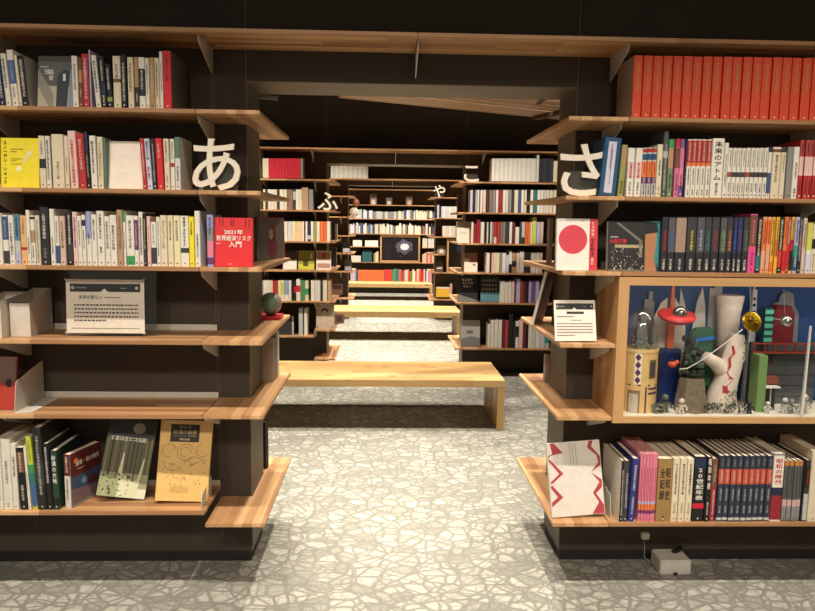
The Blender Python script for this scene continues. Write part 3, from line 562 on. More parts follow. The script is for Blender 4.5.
 (-0.8894, 0.0291, 0.178, 0.15, 'W', '0.3-.9U2', '', '', 0),
 (-0.8548, 0.0335, 0.178, 0.15, 'L3', '0.0-.3W', '', '', 0),
 (-0.8259, 0.0195, 0.179, 0.15, 'W', '', '', '', 0),
 (-0.8036, 0.0187, 0.179, 0.15, 'K', '', '', '', 0),
 (-0.7826, 0.0187, 0.179, 0.15, 'K', '0.4-.7R', '', '', 0),
 (-0.7541, 0.0336, 0.193, 0.15, 'W', '0.4-.7R4', '', '', 0),
 (-0.7266, 0.0169, 0.18, 0.15, 'F2', '', '', '', 0),
 (-0.706, 0.0196, 0.18, 0.15, 'E', '', '', '', 0),
 (-0.6801, 0.0275, 0.18, 0.15, 'C', '0.3-.6E', '', '', 0),
 (-0.6275, 0.031, 0.181, 0.15, 'W', '', '', '', 0),
 (-0.5854, 0.0468, 0.181, 0.15, 'J2', '', '', '', 0),
 (-0.5494, 0.0187, 0.182, 0.15, 'D', '', '', '', 0),
 (-0.5204, 0.0345, 0.182, 0.15, 'C', '', '', '', 0),
 (-0.4827, 0.0293, 0.182, 0.15, 'T2', '', '', '', 0),
]),
'MR1': (6.08, 1.745, [
 (0.9343, 0.0177, 0.194, 0.15, 'W', '', '', '', 0),
 (0.9537, 0.0177, 0.195, 0.15, 'J2', '', '', '', 0),
 (0.973, 0.0177, 0.195, 0.15, 'W', '', '', '', 0),
 (0.9923, 0.0177, 0.195, 0.15, 'J2', '', '', '', 0),
 (1.0117, 0.0177, 0.196, 0.15, 'W', '', '', '', 0),
 (1.031, 0.0177, 0.196, 0.15, 'J2', '', '', '', 0),
 (1.0503, 0.0177, 0.196, 0.15, 'W', '', '', '', 0),
 (1.0697, 0.0177, 0.197, 0.15, 'J2', '', '', '', 0),
 (1.089, 0.0177, 0.197, 0.15, 'W', '', '', '', 0),
 (1.1084, 0.0177, 0.197, 0.15, 'J2', '', '', '', 0),
 (1.1278, 0.0177, 0.197, 0.15, 'W', '', '', '', 0),
 (1.1471, 0.0177, 0.198, 0.15, 'J2', '', '', '', 0),
 (1.1665, 0.0177, 0.198, 0.15, 'W', '', '', '', 0),
 (1.1859, 0.0177, 0.198, 0.15, 'J2', '', '', '', 0),
 (1.2052, 0.0177, 0.199, 0.15, 'W', '', '', '', 0),
 (1.2246, 0.0177, 0.199, 0.15, 'J2', '', '', '', 0),
 (1.244, 0.0177, 0.199, 0.15, 'W', '', '', '', 0),
 (1.2634, 0.0177, 0.2, 0.15, 'J2', '', '', '', 0),
 (1.2828, 0.0177, 0.2, 0.15, 'W', '', '', '', 0),
 (1.3022, 0.0177, 0.2, 0.15, 'J2', '', '', '', 0),
 (1.3247, 0.0205, 0.23, 0.15, 'J2', '', '', '', 0),
 (1.3474, 0.0184, 0.201, 0.15, 'X', '', '', '', 0),
 (1.3674, 0.0185, 0.201, 0.15, 'X', '', '', '', 0),
 (1.3875, 0.0184, 0.202, 0.15, 'X2', '', '', '', 0),
 (1.4076, 0.0184, 0.202, 0.15, 'X', '', '', '', 0),
 (1.4276, 0.0185, 0.202, 0.15, 'X', '', '', '', 0),
 (1.4477, 0.0184, 0.203, 0.15, 'X2', '', '', '', 0),
 (1.4829, 0.0381, 0.182, 0.15, 'C', '', '', '', 0),
]),
'MR2': (6.08, 1.475, [
 (0.7535, 0.0205, 0.192, 0.15, 'L2', '', '', '', 0),
 (0.7764, 0.0205, 0.192, 0.15, 'N', '', '', '', 0),
 (0.7965, 0.0152, 0.193, 0.15, 'J', '', '', '', 0),
 (0.8141, 0.0152, 0.193, 0.15, 'W', '', '', '', 0),
 (0.8409, 0.0196, 0.193, 0.15, 'W', '', '', '', 0),
 (0.8668, 0.0257, 0.194, 0.15, 'S', '', '', '', 0),
 (0.8949, 0.0222, 0.194, 0.15, 'D', '', '', '', 0),
 (0.923, 0.0258, 0.195, 0.15, 'A3', '', '', '', 0),
 (0.9511, 0.0258, 0.195, 0.15, 'G', '', '', '', 0),
 (0.9784, 0.0205, 0.195, 0.15, 'W', '', '', '', 0),
 (1.0083, 0.0346, 0.196, 0.15, 'R5', '', '', '', 0),
 (1.0408, 0.0223, 0.196, 0.15, 'W', '', '', '', 0),
 (1.0655, 0.0223, 0.197, 0.15, 'J2', '', '', '', 0),
 (1.0932, 0.0249, 0.197, 0.15, 'G', '', '', '', 0),
 (1.1183, 0.0188, 0.197, 0.15, 'D', '', '', '', 0),
 (1.1465, 0.0329, 0.198, 0.15, 'C', '', '', '', 0),
 (1.1773, 0.0241, 0.198, 0.15, 'B2', '', '', '', 0),
 (1.2029, 0.0223, 0.199, 0.15, 'W', '', '', '', 0),
 (1.228, 0.0197, 0.199, 0.15, 'C', '', '', '', 0),
 (1.254, 0.0259, 0.199, 0.15, 'K', '', '', '', 0),
 (1.2831, 0.0241, 0.2, 0.15, 'W', '', '', '', 0),
 (1.314, 0.0329, 0.2, 0.15, 'I', '', '', '', 0),
 (1.3458, 0.0259, 0.201, 0.15, 'W', '', '', '', 0),
 (1.3732, 0.0241, 0.201, 0.15, 'W', '', '', '', 0),
 (1.3979, 0.0206, 0.202, 0.15, 'J2', '', '', '', 0),
 (1.4213, 0.0215, 0.202, 0.15, 'W', '', '', '', 0),
 (1.4527, 0.0348, 0.202, 0.15, 'C', '', '', '', 0),
 (1.4898, 0.0312, 0.203, 0.15, 'W', '', '', '', 0),
]),
'MR3': (6.08, 1.205, [
 (0.768, 0.0188, 0.186, 0.15, 'W', '', '', '', 0),
 (0.7909, 0.0223, 0.169, 0.15, 'R5', '', '', '', 0),
 (0.8209, 0.0329, 0.212, 0.15, 'R5', '', '', '', 0),
 (0.8571, 0.0312, 0.187, 0.15, 'W', '', '', '', 0),
 (0.8845, 0.0188, 0.187, 0.15, 'K', '', '', '', 0),
 (0.9021, 0.0118, 0.187, 0.15, 'W', '', '', '', 0),
 (0.9171, 0.0135, 0.188, 0.15, 'K', '', '', '', 0),
 (0.9326, 0.0127, 0.188, 0.15, 'W', '', '', '', 0),
 (0.9485, 0.0144, 0.188, 0.15, 'G', '', '', '', 0),
 (0.9702, 0.0241, 0.188, 0.15, 'R', '0.0-.3S', '', '', 0),
 (1.0002, 0.0277, 0.189, 0.15, 'R2', '', '', '', 0),
 (1.0267, 0.0206, 0.189, 0.15, 'A3', '', '', '', 0),
 (1.0489, 0.0189, 0.189, 0.15, 'G', '', '', '', 0),
 (1.0763, 0.0313, 0.19, 0.15, 'D', '', '', '', 0),
 (1.1064, 0.0242, 0.19, 0.15, 'W', '', '', '', 0),
 (1.1329, 0.0242, 0.191, 0.15, 'M', '', '', '', 0),
 (1.1648, 0.0348, 0.147, 0.15, 'W', '', '', '', 0),
 (1.1932, 0.0171, 0.191, 0.15, 'D', '', '', '', 0),
 (1.218, 0.0278, 0.192, 0.15, 'J', '0.0-.3F', '', '', 0),
 (1.2472, 0.0225, 0.192, 0.15, 'Q4', '', '', '', 0),
 (1.2703, 0.0189, 0.192, 0.15, 'O', '', '', '', 0),
 (1.288, 0.0118, 0.193, 0.15, 'W', '', '', '', 0),
 (1.3146, 0.0367, 0.236, 0.15, 'U2', '', '', '', 0),
 (1.3523, 0.0322, 0.193, 0.15, 'L', '', '', '', 0),
 (1.383, 0.0243, 0.194, 0.15, 'S2', '', '', '', 0),
]),
'MR4': (6.08, 0.948, [
 (0.9121, 0.0287, 0.174, 0.15, 'W', '', '', '', 0),
 (0.9361, 0.0145, 0.174, 0.15, 'M', '', '', '', 0),
 (0.9525, 0.0136, 0.174, 0.15, 'S', '', '', '', 0),
 (0.973, 0.0225, 0.174, 0.15, 'C', '', '', '', 0),
 (0.9996, 0.0261, 0.175, 0.15, 'C2', '', '', '', 0),
 (1.0263, 0.0225, 0.175, 0.15, 'G', '', '', '', 0),
 (1.0547, 0.0296, 0.175, 0.15, 'W', '', '', '', 0),
 (1.0858, 0.0243, 0.158, 0.15, 'L2', '', '', '', 0),
 (1.1125, 0.0243, 0.193, 0.15, 'W', '0.0-.4K', '', '', 0),
 (1.1455, 0.0368, 0.176, 0.15, 'T', '0.3-.6X', '', '', 0),
 (1.1797, 0.0252, 0.177, 0.15, 'S', '', '', '', 0),
 (1.2131, 0.035, 0.195, 0.15, 'W', '', '', '', 0),
 (1.2621, 0.0529, 0.186, 0.15, 'X', '0.3-.5T', '', '', 0),
 (1.3138, 0.0386, 0.178, 0.15, 'W', '', '', '', 0),
 (1.3513, 0.0279, 0.179, 0.15, 'W', '', '', '', 0),
 (1.3816, 0.028, 0.179, 0.15, 'S', '', '', '', 0),
]),
'MR5': (6.08, 0.682, [
 (1.0501, 0.0405, 0.194, 0.15, 'W', '', '', '', 0),
 (1.0868, 0.0262, 0.185, 0.15, 'W', '', '', '', 0),
 (1.1149, 0.0253, 0.194, 0.15, 'W', '', '', '', 0),
 (1.1431, 0.0262, 0.195, 0.15, 'S', '', '', '', 0),
 (1.1905, 0.0352, 0.213, 0.15, 'L', '', '', '', 0),
 (1.2214, 0.02, 0.195, 0.15, 'R2', '', '', '', 0),
 (1.2456, 0.0218, 0.196, 0.15, 'M', '', '', '', 0),
 (1.2702, 0.0227, 0.196, 0.15, 'K', '', '', '', 0),
 (1.2953, 0.0227, 0.196, 0.15, 'L', '', '', '', 0),
 (1.3258, 0.0335, 0.197, 0.15, 'V2', '', '', '', 0),
 (1.3612, 0.0308, 0.197, 0.15, 'L', '', '', '', 0),
 (1.3921, 0.0263, 0.197, 0.15, 'X', '', '', '', 0),
 (1.4199, 0.0245, 0.198, 0.15, 'Q4', '', '', '', 0),
 (1.4513, 0.0335, 0.198, 0.15, 'N', '0.0-.5R2', '', '', 0),
]),
'MR6': (6.08, 0.274, [
 (0.9442, 0.021, 0.216, 0.15, 'W', '', '', '', 0),
 (0.9712, 0.0282, 0.252, 0.15, 'W', '', '', '', 0),
 (1.0045, 0.0336, 0.253, 0.15, 'W', '', '', '', 0),
 (1.0396, 0.0318, 0.253, 0.15, 'W', '', '', '', 0),
 (1.0698, 0.0219, 0.253, 0.15, 'M', '', '', '', 0),
 (1.0982, 0.03, 0.253, 0.15, 'R2', '', '', '', 0),
 (1.1342, 0.0355, 0.308, 0.15, 'K', '', '', '', 0),
 (1.1658, 0.021, 0.236, 0.15, 'X', '', '', '', 0),
 (1.1933, 0.0274, 0.245, 0.15, 'W', '0.4-.8K', '', '', 0),
 (1.2271, 0.0337, 0.254, 0.15, 'S', '', '', '', 0),
 (1.2596, 0.0247, 0.255, 0.15, 'M', '', '', '', 0),
 (1.2844, 0.0184, 0.255, 0.15, 'K', '', '', '', 0),
 (1.312, 0.0319, 0.237, 0.15, 'W', '', '', '', 0),
 (1.3445, 0.0283, 0.237, 0.15, 'J2', '', '', '', 0),
 (1.3811, 0.0383, 0.229, 0.15, 'W', '', '', '', 0),
 (1.4222, 0.0392, 0.229, 0.15, 'L2', '', '', '', 0),
 (1.4638, 0.0392, 0.229, 0.15, 'J', '0.2-.5I4', '', '', 0),
]),
}
# ------------------------------------------------------------------ materials of the place
WALL = mat((72, 63, 54), .7, var=.04, scale=8, spec=.25)
JAMB_LIT = mat((116, 108, 94), .55, var=.04, scale=8, spec=.3)  # lit copy of WALL: passage light painted into jambs and header underside
BASE = mat((30, 28, 26), .6)
CEIL = mat((48, 38, 31), .9)
STEEL = mat((206, 201, 188), .45, var=.03)
WA, WB, WC = (142, 98, 64), (188, 142, 98), (218, 176, 128)
WOODX = wood('laminated_pine_long', 'x', WA, WB, WC, .034, .62)
WOODY = wood('laminated_pine_deep', 'y', WA, WB, WC, .034, .5)
WOODZ = wood('pine_frame_upright', 'z', (190, 146, 96), (212, 168, 116), (226, 188, 138), .05, 1.4)
WOODF = wood('pine_frame', 'x', (190, 146, 96), (212, 168, 116), (226, 188, 138), .05, 1.4)
BENCHX = wood('knotty_bench_pine', 'x', (176, 134, 84), (202, 164, 108), (218, 186, 132), .11, 1.3, knots=True)
BENCHZ = wood('knotty_bench_pine_leg', 'z', (176, 134, 84), (202, 164, 108), (218, 186, 132), .11, 1.3, knots=True)
CLEAR = glass('clear_acrylic', .05, .1); PANE = glass('clear_glass', .01, .06)
T_ = .015
# ------------------------------------------------------------------ shell
X0, X1, YB, ZC = -3.4, 3.6, 13.57, 4.1
o = MB().box(X0, X1, -2.5, YB + .3, -.1, 0, carpet()).build('floor'); struct(o, 'pale grey carpet with a crackled stone pattern')
o = MB().box(X0, X1, -2.5, YB + .3, ZC, ZC + .1, CEIL).build('ceiling'); struct(o)
for nm, b in (('wall_left', (X0 - .1, X0, -2.5, YB + .3)), ('wall_right', (X1, X1 + .1, -2.5, YB + .3)), ('wall_back', (X0, X1, YB, YB + .3))):
    struct(MB().box(*b, 0, ZC, WALL).build(nm))
ROWS = [(2.6935, 2.955, 'front'), (6.31, 6.572, 'middle'), (9.93, 10.19, 'rear_aisle')]
PX0, PX1 = -.5264, .7304
for a, b, nm in ROWS:
    mb = MB()
    h0 = 1.897
    for x0, x1 in ((X0 + .3, PX0 - .0001), (PX1 + .0001, X1 - .3)): mb.box(x0, x1, a, b, .045, 2.5, WALL)
    mb.box(PX0 + .0031, PX1 - .0031, a, b, h0, 2.5, WALL); mb.box(PX0 + .0031, PX1 - .0031, a + .001, b - .001, h0 - .003, h0 - .0001, JAMB_LIT)
    for x in (PX0, PX1 - .003): mb.box(x, x + .003, a + .0005, b - .0005, .045, 2.5, JAMB_LIT)
    struct(mb.build('wall_' + nm), 'dark partition wall with a doorless passage through it')
    for k, (x0, x1) in enumerate(((X0 + .3, PX0 - .004), (PX1 + .004, X1 - .3))):
        struct(MB().box(x0, x1, a + .004, b - .004, 0, .045, BASE).build('baseboard_%s_%s' % (nm, ('left', 'right')[k])))

# ------------------------------------------------------------------ shelves
def bracket(p, x, z, yn, yw):
    poly = [(yw - .0006, z - T_ - .0002), (yw - .0006, z - T_ - .09), (yw - .03, z - T_ - .085), (yn + .045, z - T_ - .02), (yn + .04, z - T_ - .0002)]
    MB().prism(poly, x - .002, x + .002, 'x', STEEL).build('bracket', p)
def board(x0, x1, yn, yw, z, brs, label, group, lip=True):
    o = MB().box(x0, x1, yn, yw - .0006, z - T_, z, WOODX).build('shelf_board', bevel=.002); tag(o, label, 'shelf', group)
    for x in brs: bracket(o, x, z, yn, yw)
    if lip: MB().box(x0 + .002, x1 - .002, yw - .008, yw - .005, z + .0002, z + .022, STEEL).build('back_lip', o)
    return o
def end_shelf(side, yn, yw, w1, yf, z, label, group, xj, xt):
    """U-shaped board that wraps the end of the wall"""
    s = -1 if side == 'l' else 1
    xw = (PX0 + .004) if side == 'l' else (PX1 - .004)
    poly = [(xj, yn), (xt, yn), (xt, yf), (xj, yf), (xj, w1 + .0006), (xw, w1 + .0006), (xw, yw - .0006), (xj, yw - .0006)]
    if side == 'r': poly = poly[::-1]
    o = MB().prism(poly, z - T_, z, 'z', WOODY).build('end_shelf', bevel=.002); tag(o, label, 'shelf', group)
    if not (side == 'r' and yn > 3): bracket(o, xj + (.003 if xj < 0 else -.012) * (1 if s > 0 else -1) * (1 if xj > 0 else 1), z, yn, yw)
    return o
ZS = [1.750, 1.478, 1.212, .951, .682, .276]
NTH = ['top', 'second', 'third', 'fourth', 'fifth', 'lowest']
HOLD_L = ['ending at the red hardback and holding the grey cover', 'holding the yellow cover', 'holding white paperbacks and the black thick book', 'under the acrylic notice', 'left almost empty', 'holding the forest and tan covers']
yn, w0, w1, yf = 2.4345, 2.6935, 2.955, 3.161
XLT, XRT = -.4292, .6338
for i, z in enumerate(ZS):
    zz = z if i < 5 else .323
    board(-2.6, -.6465, yn, w0, zz, (-1.368, -2.08), 'long wooden shelf %s, front left bookcase' % HOLD_L[i], 'long shelves of the front left bookcase')
    end_shelf('l', yn, w0, w1, yf, z, 'wooden shelf wrapping the left passage post, %s' % ['uppermost with tip over the white あ', 'under the white letter あ', 'under the red cover', 'carrying the striped ball', 'second from bottom with pale books behind', 'lowest near floor'][i], 'end shelves of the front left post', -.645, XLT)
    if i not in (3, 4):
        board(.846, 2.9, yn, w0, z, (1.57, 2.28) if i != 2 else (), 'long wooden shelf %s, front right bookcase' % ['holding the orange volumes', 'holding the blue labelled book', 'holding dark comics over the case', '', '', 'holding pink and navy series'][i], 'long shelves of the front right bookcase')
    end_shelf('r', yn, w0, w1, yf, z, 'wooden shelf wrapping the right passage post, %s' % ['uppermost over the white さ', 'under the white letter さ', 'under the red disc cover', 'carrying the tilted notice card', 'second from bottom left of the display case', 'lowest with white zigzag cover'][i], 'end shelves of the front right post', .836 if i in (3, 4) else .844, XRT)
ZT = 2.022
board(-2.6, .1065, yn + .02, w0, ZT, (-.648, -1.368), 'long wooden top shelf spanning the passage, left length', 'top shelves of the front row', False)
board(.1085, 2.9, yn + .02, w0, ZT, (.1105, .852, 1.57), 'long wooden top shelf spanning the passage, right length', 'top shelves of the front row', False)
def rail_gaps(x, y, zlist, label, grp):
    mb = MB(); zs = sorted(zlist); c = mat((96, 90, 82), .45)
    lo = .1
    for z in zs + [None]:
        hi = (z - T_ - .001) if z else zs[-1] + .0
        if z is None: break
        for dx in (-.005, .005): mb.box(x + dx - .0011, x + dx + .0011, w0 - .0005 - .003 if y == w0 else y - .0035, y - .0005, lo, hi, c)
        lo = z + .0235
    tag(mb.build('slotted_rail'), label, 'shelf rail', grp)
rail_gaps(-.6485, w0, [.323] + ZS[:5][::-1] + [ZT], 'thin slotted metal rail on dark wall beside the left post', 'shelf rails')
rail_gaps(-1.380, w0, [.323] + ZS[:5][::-1] + [ZT], 'thin slotted metal rail on dark wall left of the acrylic notice', 'shelf rails')

# middle row
yn2, w02, w12, yf2 = 6.05, 6.31, 6.572, 6.78
ZL2 = [1.738, 1.475, 1.205, .953, .682, .372]
for i, z in enumerate(ZL2):
    board(-1.08, -.6155, yn2, w02, z, (-1.05,), 'wooden shelf %s, left bookcase beyond bench' % ['with bright red set', 'second from top with pale spines', 'third down with orange spines', 'with yellow face-out cover', 'fifth down above the clear case', 'lowest with clear case'][i], 'shelves of the middle left bookcase', False)
for i, z in enumerate([1.738, 1.475, 1.205, .953, .682, .43, .172]):
    end_shelf('l', yn2, w02, w12, yf2, z, 'wooden shelf wrapping middle left post, %s' % ['uppermost', 'under the white ふ', 'third from top', 'fourth from top beside the bird cover', 'fifth from top above the portrait cover', 'under the portrait cover', 'lowest behind the bench'][i], 'end shelves of the middle left post', -.614, -.43)
ZR2 = [1.738, 1.475, 1.205, .948, .682, .274]
for i, z in enumerate(ZR2):
    board(.846, 2.4, yn2, w02, z, (1.6,), 'wooden shelf %s, right bookcase beyond bench' % ['with white series set', 'second from top', 'third down with crimson spines', 'fourth down with pale spines', 'fifth down with black face-out cover', 'lowest with tall black spine'][i], 'shelves of the middle right bookcase', False)
    end_shelf('r', yn2, w02, w12, yf2, z, 'wooden shelf wrapping middle right post, %s' % ['uppermost under the white こ', 'second from top', 'third from top under pale face-out book', 'fourth from top', 'fifth from top under black cover', 'lowest under grey cover'][i], 'end shelves of the middle right post', .844, .634)
board(-1.08, 2.6, yn2 + .02, w02, 2.006, (-.64, .09, .87), 'long wooden top shelf of the middle row above the red set', 'top shelves beyond the passage', False)
o = MB().box(-1.105, -1.0815, yn2, w02 - .001, .02, 2.0, mat((206, 196, 176), .5)).build('bookcase_side_panel', bevel=.001); tag(o, 'pale upright side panel left of the bright red set', 'panel')
# third row
yn3, w03, w13, yf3 = 9.67, 9.93, 10.19, 10.4
for i, z in enumerate([1.735, 1.45, 1.19, .945, .69, .31]):
    board(-1.3, -.6155, yn3, w03, z, (-1.2,), 'far left wooden shelf of third row, %s' % ORD[i] + ' from top', 'shelves of the third row', False)
    end_shelf('l', yn3, w03, w13, yf3, z, 'far wooden shelf wrapping third left post, %s from top' % ORD[i], 'end shelves of the third left post', -.614, -.43)
    if i not in (3,): board(.846, 1.7, yn3, w03, z, (1.6,), 'far right wooden shelf of third row, %s' % ORD[i] + ' from top', 'shelves of the third row', False)
    end_shelf('r', yn3, w03, w13, yf3, z, 'far wooden shelf wrapping third right post, %s from top' % ORD[i], 'end shelves of the third right post', .844, .634)
board(-1.3, 2.0, yn3 + .02, w03, 1.975, (.1,), 'far wooden top shelf of third row under the white set', 'top shelves beyond the passage', False)
# back wall bookcase
yb, wb = 13.3, YB
for i, (z, x0, x1) in enumerate(((2.005, -1.5, 1.9), (1.71, -1.5, 1.9), (1.446, -1.5, 1.9), (1.161, -1.5, 1.9), (.913, -1.5, -.1), (.913, .72, 1.9), (.617, -1.5, 1.9))):
    board(x0, x1, yb, wb, z, (), 'far shelf on the back wall, %s' % ['highest one', 'with dark face-out pictures', 'with grey set in middle', 'above the framed screen', 'left of the framed screen', 'right of the framed screen', 'under the framed screen'][i], 'shelves of the back wall', False)

# ------------------------------------------------------------------ benches
def bench(x0, x1, y0, y1, h, label, t=.048):
    r = empty('bench', ((x0 + x1) / 2, (y0 + y1) / 2, 0), label, 'bench', 'low wooden benches in the aisles'); w = (x1 - x0) / 2; d = (y1 - y0) / 2
    MB().box(-w, w, -d, d, h - t, h, BENCHX).build('seat', r, bevel=.0025)
    for s in (-1, 1):
        a, b = sorted((s * w, s * (w - .046))); MB().box(a, b, -d, d, 0, h - t - .0003, BENCHZ).build('leg', r, bevel=.002)
    return r
bench(-1.25, .81, 4.49, 5.11, .342, 'long low pine bench nearest the passage, right end leg in view')
bench(-1.3, .905, 8.03, 8.65, .342, 'low pine bench behind the first one, seen through middle passage', .07)
bench(-1.4, .86, 12.25, 12.86, .30, 'farthest low pine bench, before the back wall, carrying colourful books', .07)
# ------------------------------------------------------------------ spine-out books
def spine_books(key, place, detail=True, dot=True):
    y, z, rows = BOOKS[key]
    grp = 'books on the ' + place
    for n, (x, w, h, d, body, bands, title, desc, lean) in enumerate(rows):
        mb = book_mesh(w, h, d, body, parse(bands), cover2=('W' if key == 'R6' and n < 2 else 'T3' if key == 'R1' and n == 0 else {4: 'J', 21: (104, 98, 94)}.get(n) if key == 'L1' else None))
        o = mb.build('book')
        if detail:
            pages(o, w, h, d); nt_ = 0; words = []
            if title == '=1':   # the blue book has a white label strip
                MB().box(-w * .26, w * .22, -.0012, -.0004, h * .05, h * .93, mat('L2', .5)).build('spine_label', o)
                tb = MB(); marks(tb, -.0035, -.0016, h * .45, h * .88, .0042, 'K'); marks(tb, .0005, -.0016, h * .2, h * .8, .0034, 'M'); tb.build('title', o)
            else:
                for t in title.split(',') if title else ():
                    t, _, s = t.partition('=')
                    i = 1
                    while t[i] not in '.': i += 1
                    col = t[:i]; rng = t[i:].split('-'); a, b = float(rng[0]), float(rng[1])
                    if s: words.append((s, col, a, b)); continue
                    big = 'bold' in desc or 'comic' in desc or (b - a) > .55 and w > .014; tb = MB()
                    marks(tb, 0, -.0004, a * h, b * h, min(w * (.55 if big else .4), .011), col); nt_ += 1; tb.build('title' if nt_ == 1 else 'subtitle', o)
            for s, col, a, b in words:
                cols_ = s.split('/')
                for ci, cs in enumerate(cols_):
                    t = text('\n'.join(cs), .02, col, 'title', bold=.0004, lsp=1.12)
                    cw = w * .72 / len(cols_); fit(t, cw * .92, (b - a) * h)
                    t.parent = o; t.location = ((len(cols_) / 2 - ci - .5) * cw, -.0005, (a + b) / 2 * h)
            if dot and w > .006:
                dk = body[0] in 'KDXNFBMVA'
                s = MB(); q = min(.0026, w * .18); s.lathe([(q, 0), (q, .0002)], 'W' if dk or body[0] in 'RQ' else 'K', 10, tf=Matrix.Rotation(R(90), 4, 'X'))
                s.build('shelf_mark', o, loc=(0, -.0003, .011))
        dsc = desc or (('thin ' if w < .012 else '') + cname(body) + ' book')
        tag(o, '%s, %s from left, %s' % (dsc, ordinal(n + 1), place), 'book', grp)
        if lean:
            M = Matrix.Rotation(R(lean), 3, 'Y'); s = -1 if lean < 0 else 1
            p = M @ Vector((s * w / 2, 0, 0)); o.rotation_euler = M.to_euler(); o.location = (x + s * w / 2 - p.x, y, z + .0005 - p.z)
        else:
            o.location = (x, y - (.012 if 'forward' in desc else 0) + (RN.uniform(-.002, .004) if detail else 0), z + .0004)
NEARL, NEARR = 'front left bookcase', 'front right bookcase'
for key, pl in (('L1', 'top row, ' + NEARL), ('L2', 'second row, ' + NEARL), ('L3', 'third row, ' + NEARL), ('L6', 'bottom row, ' + NEARL),
                ('R1', 'top row, ' + NEARR), ('R2', 'second row, ' + NEARR), ('R3', 'third row, ' + NEARR), ('R6', 'bottom row, ' + NEARR)):
    spine_books(key, pl)
for key, pl in (): pass
for key, pl in (('MR2', 'second row'), ('MR3', 'third row'), ('MR5', 'fifth row'), ('MR6', 'bottom row')): spine_books(key, pl + ', right bookcase beyond bench', False)

# ------------------------------------------------------------------ face-out books
CAMX = 0
def face_book(x0, z, y, W, H, th, body, label, art=None, tilt=12, yaw=0, roll=0, group=None, spine=None, stand=True, name='book', x_right=False):
    """closed book facing the reader: local x across the cover (left edge 0), z up, cover at local y=0 facing -y"""
    mb = MB(); c = .0018; sp = spine or body
    mb.box(0, W, 0, c, 0, H, body); mb.box(0, W, th - c, th, 0, H, body); mb.box(-.0005, c, .0, th, 0, H, sp)
    o = mb.build(name); tag(o, label, 'book', group)
    MB().box(c + .0003, W - .003, c + .0003, th - c - .0003, .003, H - .003, PAGE).build('page_block', o)
    if art: art(o, W, H)
    M = Matrix.Rotation(R(yaw), 3, 'Z') @ Matrix.Rotation(R(roll), 3, 'Y') @ Matrix.Rotation(R(-tilt), 3, 'X')
    settle(o, x0, y, z, M, (0, 0, 0), (W, th, H)); return o
def patch(mb, x0, x1, z0, z1, ma, k=0): mb.face([(x0, -.0003 - k * .0002, z0), (x1, -.0003 - k * .0002, z0), (x1, -.0003 - k * .0002, z1), (x0, -.0003 - k * .0002, z1)], ma)
def poly(mb, pts, ma, k=0): mb.face([(x, -.0003 - k * .0002, z) for x, z in pts], ma)
def words(o, s, x, z, w, h, col, bold=.0004, vertical=False, k=3, name='title', rot=0):
    t = text('\n'.join(s) if vertical else s, .02, col, name, bold=bold, lsp=1.12); fit(t, w, h); t.parent = o; t.location = (x, -.0004 - k * .0002, z)
    if rot: t.rotation_euler = (0, R(rot), 0)
    return t
def disc(cx, cz, rx, rz, n=28, a0=0, a1=360): return [(cx + rx * math.cos(R(a0 + (a1 - a0) * i / n)), cz + rz * math.sin(R(a0 + (a1 - a0) * i / n))) for i in range(n)]

def art_grey(o, W, H):
    m = MB(); patch(m, 0, W, .0, H * .42, (178, 168, 148)); poly(m, [(W * .0, H * .42), (W * .0, H * .75), (W * .4, H * .3), (W * .45, H * .0), (W * .3, H * .0)], (140, 134, 122), 1)
    poly(m, [(W * .5, .002), (W * .8, .002), (W * .86, H * .72), (W * .7, H * .74), (W * .52, H * .6)], (46, 54, 60), 1); patch(m, W * .68, W * .75, H * .52, H * .66, (220, 220, 214), 2)
    poly(m, [(W * .82, .002), (W, .002), (W, H * .7), (W * .88, H * .74)], (128, 140, 158), 1); patch(m, W * .0, W, H * .9, H, (70, 66, 62), 2)
    lines(m, -.001, W * .06, W * .5, H * .76, H * .82, 1, (200, 196, 186))
    m.build('cover_picture', o); t = MB(); marks(t, W * .24, -.0012, H * .55, H * .74, .018, (226, 222, 210)); marks(t, W * .36, -.0012, H * .52, H * .74, .018, (226, 222, 210)); t.build('title', o)
face_book(-1.195, 1.750, 2.48, .124, .178, .016, (92, 92, 90), 'grey face-out book with white title and photograph, top row, front left bookcase', art_grey, 8)
def art_yellow(o, W, H):
    m = MB(); poly(m, [(W * .57, H * .5), (W * .62, H * .5), (W * .86, H * .76), (W * .68, H * .72)], (236, 222, 180), 1); poly(m, [(W * .4, H * .33), (W * .52, H * .33), (W * .54, H * .43), (W * .42, H * .43)], (244, 236, 190), 1)
    lines(m, -.001, W * .26, W * .6, H * .7, H * .8, 2, (120, 104, 40)); lines(m, -.001, W * .26, W * .56, H * .52, H * .6, 2, (120, 104, 40)); lines(m, -.001, W * .26, W * .85, H * .46, H * .49, 1, (120, 104, 40))
    m.build('cover_picture', o); words(o, 'スノーデン・ショック', W * .12, H * .5, W * .1, H * .86, (40, 34, 20), vertical=True)
face_book(-1.329, 1.478, 2.472, .131, .17, .014, 'Y', 'bright yellow face-out book with white exclamation mark, left end of second row', art_yellow, 5)
def art_plain(o, W, H):
    m = MB(); lines(m, -.001, W * .35, W * .7, H * .66, H * .68, 1, (206, 196, 186)); lines(m, -.001, W * .4, W * .62, H * .3, H * .32, 1, (206, 196, 186)); m.build('title', o)
face_book(-.965, 1.478, 2.472, .122, .166, .014, (236, 222, 206), 'plain white face-out book between teal and red spines, second row, front left bookcase', art_plain, 8, 0)
